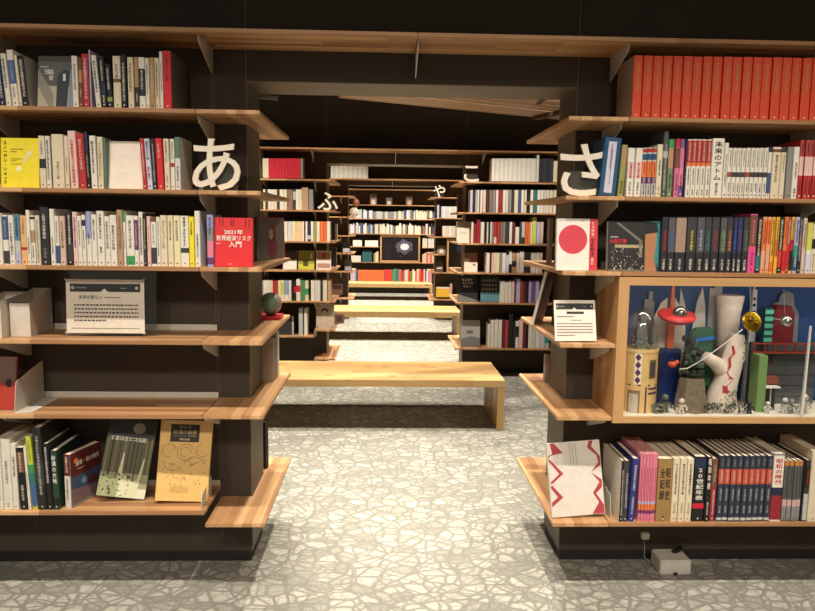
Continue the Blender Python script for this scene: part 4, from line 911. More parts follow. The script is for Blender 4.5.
def art_red(o, W, H):
    m = MB()
    for f in (.12, .2, .42, .48, .8, .9): patch(m, W * f, W * (f + .03), H * .78, H * .98, (96, 20, 28), 1)
    poly(m, [(0, H * .72), (W, H * .72), (W, H * .78), (W * .7, H * .8), (W * .3, H * .85), (0, H * .84)], (206, 44, 46), 2)
    lines(m, -.001, W * .04, W * .3, H * .46, H * .49, 1, (240, 220, 210)); lines(m, -.001, W * .36, W * .56, H * .04, H * .07, 1, (240, 220, 210)); m.build('cover_picture', o)
    words(o, '2021年', W * .5, H * .71, W * .5, H * .1, 'W', .0005); words(o, '世界経済リスク', W * .5, H * .585, W * .92, H * .11, 'W', .0004); words(o, '入門', W * .54, H * .46, W * .34, H * .12, 'W', .0006)
face_book(-.598, 1.212, 2.462, .132, .172, .016, (214, 38, 42), 'red face-out book titled 2021年 on the left post shelf', art_red, 4, 0)
def art_forest(o, W, H):
    m = MB(); patch(m, 0, W, .0, H * .3, (150, 154, 112)); patch(m, 0, W, H * .3, H * .74, (92, 86, 56)); patch(m, W * .4, W, 0, H * .12, (214, 212, 190), 1); patch(m, 0, W, H * .74, H, (40, 38, 34))
    rn = random.Random(3)
    for k in range(11):
        x = W * (.04 + .09 * k); wd = W * rn.uniform(.012, .04); patch(m, x, x + wd, H * rn.uniform(.2, .34), H * .76, rn.choice([(44, 46, 30), (136, 128, 88), (34, 36, 26)]), 1)
    poly(m, disc(W * .64, H * .88, W * .13, H * .07), (150, 142, 120), 1)
    poly(m, [(W * .35, H * .26), (W * .4, H * .56), (W * .43, H * .56), (W * .44, H * .3), (W * .7, H * .2), (W * .78, H * .24), (W * .84, H * .5), (W * .87, H * .5), (W * .8, .0), (W * .5, .0)], (206, 206, 170), 2)
    for k in range(60):
        x, z = W * rn.random() * .6, H * rn.random() * .28; a = rn.uniform(.004, .012); poly(m, [(x, z), (x + a, z + a * .3), (x + a * .4, z + a)], rn.choice([(60, 78, 40), (150, 160, 90), (180, 184, 130), (40, 56, 30)]), 3)
    m.build('cover_picture', o)
    t = MB()
    for k in range(8): marks(t, W * (.12 + .095 * k), -.0014, H * (.7 - .004 * k), H * .765, .017, (226, 222, 206), rn)
    t.build('title', o)
face_book(-1.065, .323, 2.51, .172, .292, .014, (58, 58, 44), 'face-out book with sunlit forest cover leaning right, bottom row, front left bookcase', art_forest, 17, 8, 9)
def art_tan(o, W, H):
    m = MB(); patch(m, W * .2, W * .76, H * .73, H * .95, (34, 28, 26), 1)
    rn = random.Random(5); ink = (128, 88, 48)
    def stroke(pts, w=.0016):
        for (x0, z0), (x1, z1) in zip(pts, pts[1:]):
            dx, dz = x1 - x0, z1 - z0; l = math.hypot(dx, dz) or 1; nx, nz = -dz / l * w / 2, dx / l * w / 2
            poly(m, [(x0 - nx, z0 - nz), (x1 - nx, z1 - nz), (x1 + nx, z1 + nz), (x0 + nx, z0 + nz)], ink, 1)
    for cx, cz, r_, a0, a1 in ((.2, .62, .13, 0, 300), (.52, .6, .16, 20, 330), (.52, .6, .1, 0, 280), (.84, .63, .12, 90, 330), (.3, .5, .2, 180, 330), (.7, .42, .2, 30, 170)): stroke([(W * cx + W * r_ * math.cos(R(a)), H * cz + W * r_ * math.sin(R(a))) for a in range(a0, a1, 15)])
    for k in range(26):
        x, z = W * rn.uniform(.08, .9), H * rn.uniform(.2, .5); pts = [(x, z)]
        for j in range(4): x += W * rn.uniform(-.02, .05); z += H * rn.uniform(-.025, .02); pts.append((min(x, W * .97), z))
        stroke(pts, .0012)
    for k in range(12): x = W * (.28 + .03 * k); stroke([(x, H * .1), (x + W * .012, H * rn.uniform(.16, .22))], .0014)
    m.build('cover_picture', o)
    words(o, 'サハラ', W * .48, H * .915, W * .24, H * .035, (186, 160, 110), .0002); words(o, '砂漠の画廊', W * .48, H * .855, W * .46, H * .055, (186, 160, 110), .0003)
    words(o, 'タッシリ・ナジェール古代岩壁画', W * .48, H * .806, W * .44, H * .022, (186, 160, 110), 0); words(o, '野町和嘉', W * .48, H * .762, W * .2, H * .028, (214, 190, 140), .0003)
face_book(-.846, .323, 2.50, .19, .298, .018, (224, 182, 110), 'large tan face-out book with black title box, bottom row, front left bookcase', art_tan, 15, 3, 2.5)
def art_flag(o, W, H):
    m = MB(); poly(m, disc(W * .4, H * .6, W * .35, W * .35, 36), (206, 62, 76), 1); patch(m, W * .76, W * .8, .001, H * .999, (238, 230, 220), 1); patch(m, W * .8, W, .001, H * .999, (206, 52, 62), 1)
    lines(m, -.001, W * .08, W * .18, H * .95, H * .98, 1, 'D'); lines(m, -.001, W * .6, W * .74, H * .95, H * .98, 1, 'D')
    m.build('cover_picture', o); t = MB()
    for k in range(6): marks(t, W * (.1 + .115 * k), -.0012, H * .875, H * .93, .013, (90, 76, 66))
    marks(t, W * .88, -.0012, H * .3, H * .62, .014, 'K'); marks(t, W * .88, -.0012, H * .06, H * .25, .012, 'W'); marks(t, W * .88, -.0012, H * .68, H * .95, .012, (240, 190, 190)); t.build('title', o)
face_book(.615, 1.212, 2.462, .148, .185, .016, (232, 224, 212), 'white face-out book with large red disc, on the right post shelf', art_flag, 4, 0)
def art_black(o, W, H):
    m = MB(); poly(m, [(W * .22, H * .97), (W * .3, H * .97), (W * .92, H * .62), (W * .92, H * .54), (W * .84, H * .6)], (116, 112, 104), 1); patch(m, W * .84, W * .93, H * .28, H * .62, (120, 112, 92), 1)
    patch(m, W * .2, W * .94, H * .47, H * .53, (170, 158, 124), 1); rn = random.Random(9)
    for k in range(90):
        x, z = W * rn.uniform(.1, .92), H * rn.uniform(.03, .48); a = rn.uniform(.002, .006) * (1.5 if z < H * .16 else 1); poly(m, [(x, z), (x + a, z), (x + a * .5, z + a)], rn.choice([(206, 196, 160), (120, 112, 96), (60, 56, 50)]) if z > H * .06 else (214, 204, 170), 2)
    patch(m, W * .04, W, 0, H * .03, (110, 108, 100), 3); m.build('cover_picture', o)
    words(o, '大阪万博', W * .28, H * .6, W * .44, H * .1, (200, 34, 50), .0006); t = MB(); lines(t, -.0012, W * .08, W * .5, H * .66, H * .71, 1, (206, 200, 190)); t.build('subtitle', o)
face_book(.80, 1.212, 2.464, .137, .178, .014, (30, 28, 28), 'black face-out book with red title, left end of third row, front right bookcase', art_black, 4, 0, spine=(170, 166, 156))
def art_teal(o, W, H):
    m = MB(); poly(m, [(W * .0, .001), (W * .75, .001), (W * .62, H * .3), (W * .72, H * .62), (W * .66, H * .9), (W * .0, H * .96)], (176, 122, 84), 1); poly(m, [(0, H * .74), (W * .8, H * .78), (W * .72, H * .96), (W * .2, H), (0, H)], (34, 30, 32), 2)
    poly(m, [(W * .75, .001), (W * .96, .001), (W * .7, H * .2)], (52, 66, 96), 2); m.build('cover_picture', o)
face_book(.937, 1.212, 2.472, .06, .18, .012, (52, 140, 146), 'teal and tan face-out cover beside the black face-out book, third row', art_teal, 2, 0)
def art_zig(o, W, H):
    m = MB(); red = (176, 64, 72)
    poly(m, [(W * .06, H), (W * .14, H), (W * .3, H * .86), (W * .02, H * .83), (W * .02, H * .8), (W * .1, H * .86)], red, 1); poly(m, [(W * .02, H * .8), (W * .28, H * .58), (W * .05, H * .45), (W * .02, H * .47), (W * .2, H * .58), (W * .02, H * .76)], red, 1); poly(m, [(W * .04, H * .44), (W * .24, H * .26), (W * .02, H * .14), (W * .02, H * .2), (W * .14, H * .27), (W * .02, H * .4)], red, 1)
    poly(m, [(W * .8, H), (W * .88, H), (W * .84, H * .92), (W * .99, H * .78), (W * .99, H * .66), (W * .8, H * .57), (W * .95, H * .7), (W * .92, H * .8), (W * .76, H * .91)], red, 1); poly(m, [(W * .8, H * .57), (W * .99, H * .46), (W * .98, H * .36), (W * .86, H * .28), (W * .99, H * .12), (W * .99, .002), (W * .76, .002), (W * .9, H * .16), (W * .8, H * .29), (W * .94, H * .43)], red, 1)
    for x in (.42, .47, .53): poly(m, [(W * x, H * .98), (W * x + .002, H * .98), (W * (x + .02), H * .66), (W * (x + .015), H * .66)], (130, 118, 108), 1)
    m.build('cover_picture', o)
face_book(.64, .276, 2.475, .205, .276, .014, (226, 216, 204), 'large white face-out book with red zigzag borders, lowest shelf of right post', art_zig, 11, 2, -4)
def art_maroon(o, W, H):
    m = MB(); patch(m, .003, W, H * .56, H * .995, (96, 34, 32), 1); patch(m, .003, W, H * .05, H * .56, (64, 84, 110), 1); poly(m, [(.003, H * .05), (W, H * .05), (W, H * .22), (.003, H * .34)], (126, 104, 110), 2); poly(m, [(W * .5, H * .3), (W * .9, H * .28), (W * .8, H * .44), (W * .55, H * .42)], (96, 50, 50), 3); poly(m, disc(W * .42, H * .42, W * .09, H * .06), (120, 150, 176), 3)
    m.build('cover_picture', o); t = MB(); lines(t, -.0012, W * .22, W * .66, H * .66, H * .69, 1, 'W'); t.build('subtitle', o); words(o, '原発・核の時代', W * .55, H * .78, W * .75, H * .1, 'W', .0005); MB().box(W * .13, W * .24, -.0012, -.0004, H * .8, H * .88, 'O').build('cover_emblem', o)
# stands turned, its maroon cover to the right
o = book_mesh(.026, .203, .17, (110, 40, 38), [(0, .6, (214, 206, 196)), (.6, 1, (92, 34, 32))]).build('book'); tag(o, 'thick maroon and white book with blue picture cover, right of dark green book', 'book')
pages(o, .026, .203, .17); e = MB(); marks(e, 0, -.0005, .13, .195, .011, (226, 214, 190)); marks(e, 0, -.0005, .03, .11, .009, (60, 56, 60)); e.build('title', o)
art = bpy.data.objects.new('front_cover', None)
def art_on_side(o, W, H):
    class P: pass
    fm = MB(); fm.box(0, W, -.0003, .0, 0, H, (150, 146, 140)); f = fm.build('front_cover', o); f.location = (.0131, .001, 0); f.rotation_euler = (0, 0, R(90)); art_maroon(f, W, H)
bpy.data.objects.remove(art); art_on_side(o, .168, .203)
o.rotation_euler = (0, 0, R(-16)); o.location = (-1.146, 2.462, .3236)
# ------------------------------------------------------------------ white letters
def letter(ch, x0, x1, z, h, y, label, depth=.012, bold=.0022):
    t = text(ch, .2, mat((238, 226, 208), .45), 'letter_sign', bold=bold, depth=depth); fit(t, x1 - x0, h); t.location = ((x0 + x1) / 2, y, z + h / 2 + .0005)
    w = x1 - x0; MB().box(-w * .3, w * .42, .012, .016, -h / 2, -h * .02, mat((66, 62, 54), .3)).build('backing_plate', t)
    return tag(t, label, 'letter', 'white letters standing on the end shelves')
letter('あ', -.672, -.505, 1.478, .178, 2.475, 'large white letter あ standing on the left post shelf')
letter('さ', .618, .772, 1.478, .182, 2.475, 'large white letter さ standing on the right post shelf')
letter('ふ', -.585, -.408, 1.475, .155, 6.09, 'small white letter ふ on the middle left post', .012)
letter('こ', .682, .812, 1.738, .135, 6.075, 'small white letter こ on the middle right post', .012)
letter('や', .667, .834, 1.735, .17, 9.70, 'tiny white letter や on the far right post', .012)

# ------------------------------------------------------------------ notices
def notice(x0, z, y, W, H, label, tilt, clear=None, yaw=0):
    r = empty('notice', (0, 0, 0), label, 'notice', 'printed notices on the shelves')
    m = MB().box(0, W, 0, .003, 0, H, mat((232, 222, 206), .6)); c = m.build('card', r)
    k = MB(); k.prism([(W * .05, H * .77), (W * .44, H * .77), (W * .49, H * .83), (W * .54, H * .77), (W * .95, H * .77), (W * .95, H * .92), (W * .55, H * .92), (W * .43, H * .92), (W * .05, H * .92)], -.0008, -.0001, 'y', (44, 46, 48)); k.build('header_bar', c)
    t = MB(); lines(t, -.0012, W * .13, W * .4, H * .82, H * .87, 1, (170, 168, 160)); lines(t, -.0012, W * .7, W * .86, H * .82, H * .86, 1, (170, 168, 160)); poly(t, disc(W * .085, H * .845, W * .025, W * .025, 12), (170, 168, 160), 4); poly(t, disc(W * .905, H * .845, W * .02, W * .02, 12), (200, 198, 190), 4)
    if clear:
        lines(t, -.001, W * .5, W * .9, H * .64, H * .69, 1, (70, 60, 50)); lines(t, -.001, W * .1, W * .93, H * .2, H * .56, 5, (70, 62, 54)); patch(t, W * .06, W * .94, H * .085, H * .095, (110, 104, 96), 2)
        words(c, '未来の語らい', W * .31, H * .67, W * .3, H * .075, (70, 58, 46), .0002)
    else:
        patch(t, W * .3, W * .72, H * .66, H * .72, (50, 48, 46), 2); lines(t, -.001, W * .06, W * .92, H * .56, H * .63, 1, (70, 60, 50)); lines(t, -.001, W * .4, W * .92, H * .48, H * .53, 1, (70, 60, 50)); lines(t, -.001, W * .06, W * .93, H * .1, H * .46, 5, (90, 82, 72))
    t.build('printing', c)
    lo, hi = (0, 0, 0), (W, .02, H)
    if clear:
        a, b, d, e = clear; p = MB().box(a, b, .0035, .0065, d, e, CLEAR); p.box(a, b, .0, .05, d - .003, d, CLEAR); p.build('acrylic_stand', r, bevel=.0006)
        for (x, zz) in ((0, .002), (W, .002), (0, H), (W, H)): MB().lathe([(.004, 0), (.004, .003)], STEEL, 10, tf=Matrix.Translation((x, -.0005, zz)) @ Matrix.Rotation(R(90), 4, 'X')).build('screw', r)
        lo = (a, 0, d - .003); hi = (b, .05, e)
    settle(r, x0, y, z, Matrix.Rotation(R(yaw), 3, 'Z') @ Matrix.Rotation(R(-tilt), 3, 'X'), lo, hi); return r
notice(-1.149, .951, 2.52, .279, .195, 'white printed notice in a clear acrylic stand, fourth shelf, front left bookcase', 3, (-.022, .322, -.006, .225))
notice(.622, .951, 2.462, .155, .15, 'small tilted white notice card on the right post beside the display case', 14, None, 3)

# ------------------------------------------------------------------ white boxes and bookends
def slant_box(x0, x1, y0, y1, z, hb, hf, label):
    w = .0025; m = MB(); c = mat((214, 206, 192), .5)
    for a, b in ((x0, x0 + w), (x1 - w, x1)): m.prism([(y0, z), (y1, z), (y1, z + hb), (y0, z + hf)], a, b, 'x', c)
    m.box(x0 + w, x1 - w, y0, y0 + w, z, z + hf, c); m.box(x0 + w, x1 - w, y1 - w, y1, z, z + hb, c); m.box(x0 + w, x1 - w, y0 + w, y1 - w, z, z + w, c)
    tag(m.build('magazine_box'), label, 'box', 'open white boxes at the left edge')
slant_box(-1.43, -1.345, 2.455, 2.64, .9515, .148, .13, 'white open box at the left picture edge, fourth shelf, taller and behind')
slant_box(-1.338, -1.268, 2.50, 2.67, .9515, .16, .12, 'low white open box left of the acrylic notice')
def bookend(x, y0, y1, z, h, label, s=1):
    m = MB(); m.prism([(y0, z + .0003), (y1, z + .0003), (y1, z + h), (y0 + .02, z + h * .72)], x, x + .0018, 'x', STEEL); a, b = sorted((x, x - s * .06)); m.box(a, b, y0, y1, z + .0001, z + .0012, STEEL)
    tag(m.build('bookend'), label, 'bookend', 'pale metal bookends')
bookend(-1.318, 2.455, 2.675, .682, .15, 'pale metal bookend beside red cover, fifth shelf, front left bookcase', -1)
bookend(-.6625, 2.445, 2.60, .323, .075, 'small pale bookend at the right end of the bottom left shelf', 0)
bookend(.862, 2.47, 2.66, .276, .12, 'pale bookend left of the thin black books, bottom right shelf', 0)
face_book(-1.46, .682, 2.50, .125, .19, .012, (178, 60, 50), 'red and brown face-out book cut by the left picture edge, fifth shelf', lambda o, W, H: (lambda m: (patch(m, 0, W, H * .5, H, (120, 92, 82), 1), poly(m, disc(W * .8, H * .5, W * .1, H * .08), (50, 30, 30), 2), m.build('cover_picture', o)))(MB()), 6)

# ------------------------------------------------------------------ things on the far half of the front end shelves
def simple_book(x, y, z, w, h, d, col, label, rz=0, group=None, dets=True):
    o = book_mesh(w, h, d, col).build('book'); tag(o, label, 'book', group)
    if dets: pages(o, w, h, d)
    o.rotation_euler = (0, 0, R(rz)); o.location = (x, y, z + .0004); return o
o = face_book(-.505, 1.212, 2.82, .325, .178, .01, (104, 99, 90), 'dark grey picture book facing the passage with red figure, behind the red 2021年 cover', None, 1, 80)
m = MB(); poly(m, disc(.16, .055, .062, .052), (122, 44, 50), 1); poly(m, disc(.16, .112, .044, .04), (122, 44, 50), 1); poly(m, disc(.145, .11, .027, .024), (176, 160, 140), 2); patch(m, .305, .325, .0, .178, (160, 74, 76), 1); patch(m, .0, .325, .17, .178, (140, 66, 64), 1); m.build('cover_picture', o)
g = empty('globe', (-.497, 3.03, .951), 'small striped green and pink ball on a red base, left post shelf', 'ornament')
b = MB().box(-.05, .05, -.06, .06, .0005, .016, mat((196, 30, 48), .35)); b.build('base', g, bevel=.004)
m = MB(); seg = 24; r_ = .049
for k in range(seg):
    c = [(104, 128, 108), (120, 150, 126), (176, 140, 134), (96, 88, 78), (150, 136, 116)][(k // 3) % 5]; a0, a1 = 2 * math.pi * k / seg, 2 * math.pi * (k + 1) / seg
    for j in range(12):
        t0, t1 = math.pi * j / 12, math.pi * (j + 1) / 12
        P = lambda a, t: (r_ * math.sin(t) * math.cos(a), r_ * math.sin(t) * math.sin(a), .0655 + r_ * math.cos(t))
        m.face([P(a0, t1), P(a1, t1), P(a1, t0), P(a0, t0)], mat(c, .4))
m.build('ball', g, smooth=True)
MB().lathe([(.02, .0158), (.014, .022), (.02, .0262)], mat((60, 40, 36), .4), 16).build('stem', g)
for i, (y, w, h, c) in enumerate(((2.975, .03, .19, 'T3'), (3.015, .034, .185, 'A3'), (3.058, .03, .195, 'G'), (3.105, .036, .2, 'W'))):
    simple_book(-.475, y, .682, w, h, .045 if 0 else .05, c, ['tan', 'brown', 'grey', 'white'][i] + ' book behind the left post, fifth end shelf, spine to the passage', 90, 'books behind the left post')
o = simple_book(-.515, 3.01, .276, .03, .215, .055, 'K', 'black book leaning behind the left post, lowest shelf', 72)
o = simple_book(.705, 2.985, 1.212, .042, .19, .017, 'T3', 'grey slipcased book standing behind the right post, third shelf', -90)
o = face_book(.632, .951, 2.88, .15, .235, .012, (186, 160, 148), 'grey and cream picture book leaning at the far end of the fourth right post shelf', lambda o, W, H: (lambda m: (patch(m, .0, W, H * .05, H * .95, (150, 120, 112), 1), poly(m, [(W * .1, H * .1), (W * .5, H * .2), (W * .7, H * .7), (W * .3, H * .9)], (180, 150, 140), 2), m.build('cover_picture', o)))(MB()), -13, 62, spine=(232, 226, 216))
simple_book(.712, 2.99, .682, .04, .125, .02, 'T3', 'tan book block behind the right post, fifth shelf', -90)

# ------------------------------------------------------------------ power box and sensor under the right shelf
p = empty('power_box', (1.165, 2.615, 0), 'grey white cable box on the floor under the lowest right shelf', 'power box')
MB().box(-.062, .062, -.05, .05, .001, .062, mat((206, 200, 190), .5)).build('body', p, bevel=.004); MB().box(-.008, .008, -.0525, -.0502, .001, .012, 'K').build('cable_slot', p)
MB().tube([(.02, .02, .0622), (.03, .0, .085), (.05, .03, .075), (.055, .06, .03)], .011, mat((24, 22, 22), .5)).build('black_plug', p, smooth=True)
s = empty('sensor_box', (1.081, 2.685, .112), 'small white square sensor on dark wall under the lowest right shelf', 'sensor')
MB().box(-.016, .016, -.016, .008, -.014, .014, mat((222, 216, 204), .5)).build('housing', s, bevel=.003)
MB().tube([(0, .002, -.0145), (.004, .002, -.06), (.002, -.004, -.095), (.02, -.012, -.1095), (.03, -.03, -.1098)], .0016, mat((170, 166, 156), .5)).build('wire', s)

# ------------------------------------------------------------------ display case
cx0, cx1, cy0, cy1, cz0, cz1 = .838, 2.3, 2.44, 2.692, .6625, 1.192
c = empty('display_case', (cx0, cy0, cz0), 'pine framed glass display case with a miniature city, hung on the front right bookcase', 'display case')
W, H, D = cx1 - cx0, cz1 - cz0, cy1 - cy0; th = .018
MB().box(0, th, 0, D, 0, H, WOODZ).build('side_panel', c); MB().box(W - th, W, 0, D, 0, H, WOODZ).build('side_panel', c)
MB().box(th, W - th, 0, D, H - th, H, WOODF).build('top_panel', c); MB().box(th, W - th, 0, D, 0, th, WOODF).build('bottom_panel', c)
fr = MB().box(-.002, .036, -.012, -.0003, -.002, H + .002, WOODZ).box(W - .036, W, -.012, -.0003, -.002, H + .002, WOODZ); fr.box(.036, W - .036, -.012, -.0003, H - .027, H + .002, WOODF).box(.036, W - .036, -.012, -.0003, -.002, .02, WOODF); fr.build('front_frame', c)
MB().box(th, W - th, D - .004, D - .0005, th, H - th, mat((36, 74, 132), .6, var=.1, scale=6)).build('blue_back', c)
MB().box(th, W - th, .002, D - .005, th + .0002, th + .003, mat((226, 218, 200), .6)).build('white_floor', c)
MB().box(.0365, W - .0365, -.008, -.004, .0205, H - .0275, PANE).build('glass_pane', c)
MB().prism([(.702, .022), (.711, .022), (.7145, .36), (.711, .36)], -.0035, .006, 'y', mat((240, 240, 236), .25)).build('pane_joint_glint', c)  # glint on the glass joint, painted white and tapered like the glare
FZ = cz0 + th + .0036
led = bpy.data.lights.new('case_strip_light', 'AREA'); led.shape = 'RECTANGLE'; led.size = 1.35; led.size_y = .02; led.energy = .8; led.color = (1, .95, .86)
lo_ = bpy.data.objects.new('case_strip_light', led); COL.objects.link(lo_); lo_.location = ((cx0 + cx1) / 2, cy0 + .03, cz1 - th - .004); lo_.rotation_euler = (R(18), 0, 0)
CG = 'miniature city in the display case'
def mini(mb, name, label, cat, smooth=False, bevel=0): return tag(mb.build(name, smooth=smooth, bevel=bevel), label, cat, CG)
YBK = 2.684
def cut(name, pts, col, y, label, cat='cut-out', t=.006, smooth=False): return mini(MB().prism(pts[::-1], y, y + t, 'y', mat(col, .6)), name, label, cat)
# domed tower
dt = empty('domed_tower', (.965, 2.545, FZ), 'round cream toy tower with glass dome and purple diamonds, left end of display case', 'toy tower', CG)
MB().lathe([(.068, 0), (.068, .225), (.07, .226), (.07, .236), (.066, .237)], mat((224, 188, 122), .5), 36).build('tower_wall', dt, smooth=True)
pp = mat((84, 44, 88), .5)
def wrap(mb, a, z0, z1, w, ma, r_=.0688, dia=False):
    P = lambda u, z: (r_ * math.sin(a + u / r_), -r_ * math.cos(a + u / r_), z)
    if dia: mb.face([P(0, z0), P(w / 2, (z0 + z1) / 2), P(0, z1), P(-w / 2, (z0 + z1) / 2)], ma)
    else:
        n = 5
        for i in range(n): u0, u1 = -w / 2 + w * i / n, -w / 2 + w * (i + 1) / n; mb.face([P(u0, z0), P(u1, z0), P(u1, z1), P(u0, z1)], ma)
m = MB(); wrap(m, -.38, .108, .226, .026, mat((236, 224, 200)))
for i in range(4): wrap(m, -.38, .11 + .0285 * i, .138 + .0285 * i, .022, pp, .0691, True)
m.build('diamond_band', dt)
m = MB(); wrap(m, .48, .13, .2, .034, mat((120, 92, 60))); wrap(m, .48, .138, .192, .026, mat((70, 66, 72)), .0691); m.build('round_window', dt)
m = MB(); wrap(m, -.55, .0, .085, .046, mat((150, 110, 90))); wrap(m, -.55, .0, .072, .034, mat((196, 186, 166)), .0691); m.build('arched_door', dt)
m = MB()
for z_ in (.102, .226): wrap(m, 0, z_, z_ + .005, .19, pp, .0693)
wrap(m, .1, 0, .1, .006, pp, .0693); wrap(m, .6, .07, .078, .05, pp, .0692); wrap(m, .6, .088, .096, .05, pp, .0692); m.build('purple_trim', dt)
MB().lathe([(.067 * math.sin(math.pi / 2 * (1 - j / 10)) + 1e-4, .238 + .152 * math.cos(math.pi / 2 * (1 - j / 10))) for j in range(11)], glass('dome_glass', .02, .9), 30).build('glass_dome', dt, smooth=True)
m = MB(); rn = random.Random(2)
for k in range(40): m.ball((rn.uniform(-.04, .04), rn.uniform(-.04, .04), .242 + rn.random() * .03), rn.uniform(.004, .009), mat(rn.choice([(70, 84, 64), (120, 124, 104), (50, 58, 48), (170, 164, 140)])), 6)
m.build('plants', dt)
# skyline cut-outs on the back
cut('skyline_tower', [(1.0, FZ), (1.0, 1.0), (1.012, 1.0), (1.012, 1.04), (1.024, 1.04), (1.024, 1.09), (1.04, 1.09), (1.04, 1.12), (1.056, 1.12), (1.056, 1.08), (1.064, 1.08), (1.064, FZ)], (150, 148, 140), 2.672, 'grey stepped skyline cut-out behind the glass dome')
cut('skyline_tower', [(1.285, FZ), (1.285, 1.135), (1.305, 1.135), (1.305, 1.152), (1.335, 1.152), (1.335, FZ)], (170, 168, 160), 2.679, 'grey square skyline cut-out behind the flared white tower')
cut('skyline_spire', [(1.16, FZ), (1.16, 1.0), (1.164, 1.135), (1.19, 1.05), (1.192, FZ)], (206, 196, 184), 2.668, 'white spire cut-out right of the orange rocket')
cut('skyline_spire', [(1.215, FZ), (1.215, .98), (1.228, 1.08), (1.247, 1.14), (1.262, 1.06), (1.268, .95), (1.268, FZ)], (196, 188, 178), 2.66, 'tall pointed pale cut-out between rocket and flared tower')
cut('cloud_shape', [(1.53, FZ), (1.53, 1.05), (1.545, 1.08), (1.56, 1.085), (1.568, 1.115), (1.59, 1.128), (1.618, 1.115), (1.625, 1.07), (1.645, 1.04), (1.65, FZ)], (130, 132, 134), 2.67, 'grey rounded cloud cut-out behind the red block')
cut('rocket_fin', [(1.06, FZ), (1.046, .94), (1.05, 1.02), (1.075, 1.08), (1.1, 1.1), (1.1, FZ)], (206, 196, 182), 2.635, 'white curved rocket side left of the orange stripe')
cut('rocket_fin', [(1.13, FZ), (1.13, 1.1), (1.155, 1.06), (1.175, 1.0), (1.178, .93), (1.16, FZ)], (206, 196, 182), 2.635, 'white curved rocket side right of the orange stripe')
m = MB().box(1.1, 1.125, 2.615, 2.632, FZ, 1.02, mat((224, 104, 50), .5)); m.prism([(1.105, 1.0201), (1.12, 1.0201), (1.118, 1.15), (1.108, 1.15)], 2.618, 2.63, 'y', mat((224, 104, 50), .5)); m.ball((1.113, 2.624, 1.155), .005, mat((240, 230, 220)), 10)
mini(m, 'orange_rocket', 'orange rocket tower with pointed mast above the red saucer', 'toy rocket')
s = empty('flying_saucer', (1.09, 2.522, 1.046), 'red flying saucer with silver globe, hanging before the orange rocket', 'toy saucer', CG)
MB().lathe([(.002, -.03), (.04, -.024), (.066, -.008), (.07, 0), (.066, .006), (.03, .016), (.002, .017)], mat((190, 44, 44), .4), 32, tf=Matrix.Rotation(R(14), 4, 'X')).build('disc', s, smooth=True)
MB().ball((0, -.025, .012), .026, mat((150, 146, 140), .15, .9), 20).build('silver_globe', s, smooth=True)
MB().tube([(.0, .02, .02), (.0, .05, .105)], .0008, 'G').build('hanger', s)
# flared tower, radio tower
m = MB().lathe([(.052, 0), (.04, .1), (.036, .24), (.042, .36), (.052, .425), (.05, .43)], mat((222, 206, 192), .55), 28, (1.338, 2.622, FZ)); mini(m, 'flared_tower', 'tall white tower flaring at the top, centre of display case', 'toy tower', True)
r = empty('radio_tower', (1.449, 2.655, FZ), 'slim white lattice radio tower with dark openings', 'toy tower', CG)
MB().prism([(-.02, 0), (.02, 0), (.009, .45), (-.006, .45)], -.008, .008, 'y', mat((206, 206, 208), .5)).build('mast', r); MB().tube([(0.001, 0, .45), (.001, 0, .475)], .0025, 'W').build('antenna', r)
m = MB()
for i, zz in enumerate((.33, .356, .384, .408)): w = .008 - .001 * i; m.box(-w, w, -.0092, -.0082, zz, zz + .011, (40, 38, 40))
m.build('openings', r)
# gold disc on a strut, cable
g = empty('gold_disc', (1.356, 2.485, 1.03), 'shiny gold disc with two hollows, hanging above the white leaning sculpture', 'toy disc', CG)
tf = Matrix.Rotation(R(72), 4, 'X') @ Matrix.Rotation(R(12), 4, 'Y')
MB().lathe([(.036, -.006), (.039, 0), (.036, .006), (.02, .01), (.001, .011)], mat((206, 164, 40), .25, .9), 28, tf=tf).build('disc', g, smooth=True)
m = MB()
for x, z_ in ((-.014, .008), (.012, -.006)): m.ball((x, -.0135, z_), .008, mat((110, 78, 24), .3, .8), 12)
m.build('hollow', g); MB().tube([(0, .01, .02), (0, .03, .126)], .0008, 'G').build('hanger', g)
m = MB().tube([(1.092, 2.474, .852), (1.12, 2.472, .856), (1.16, 2.47, .88), (1.22, 2.468, .925), (1.28, 2.469, .972), (1.316, 2.472, 1.003)], .0018, mat((224, 218, 206), .4)); mini(m, 'white_tube', 'thin white tube curving from small orange bird up to gold disc', 'tube', True)
m = MB().ball((1.07, 2.488, .868), .016, mat((206, 82, 40), .5), 14, (1, 1, .8)).ball((1.086, 2.486, .876), .008, mat((206, 82, 40), .5), 12); m.tube([(1.07, 2.488, .88), (1.06, 2.475, .892)], [.007, .002], mat((60, 40, 40))); mini(m, 'toy_bird', 'small orange flying toy before the blue box', 'toy', True)
# blue box, barrel, dark creature
m = MB().box(1.075, 1.15, 2.6, 2.63, FZ, .905, mat((22, 44, 104), .4)); mini(m, 'blue_box', 'dark blue block below the orange rocket', 'block', bevel=.002)
m = MB().lathe([(.062, 0), (.058, .05), (.047, .118), (.047, .122), (.001, .122)], mat((120, 106, 88), .7, var=.2, scale=60), 8, (1.166, 2.53, FZ)); mini(m, 'stone_pedestal', 'grey brown eight-sided stone pedestal under the dark figure', 'pedestal')
m = MB(); rn = random.Random(4)
for k in range(60): t = rn.random(); m.ball((1.162 + rn.uniform(-.036, .036) * (1 - t * .5), 2.535 + rn.uniform(-.025, .025), FZ + .14 + t * .135), rn.uniform(.008, .016), mat(rn.choice([(42, 52, 46), (56, 70, 58), (70, 84, 70), (34, 40, 40)]), .6), 7)
mini(m, 'mossy_rock', 'dark mossy rock form standing on the stone pedestal', 'rock')
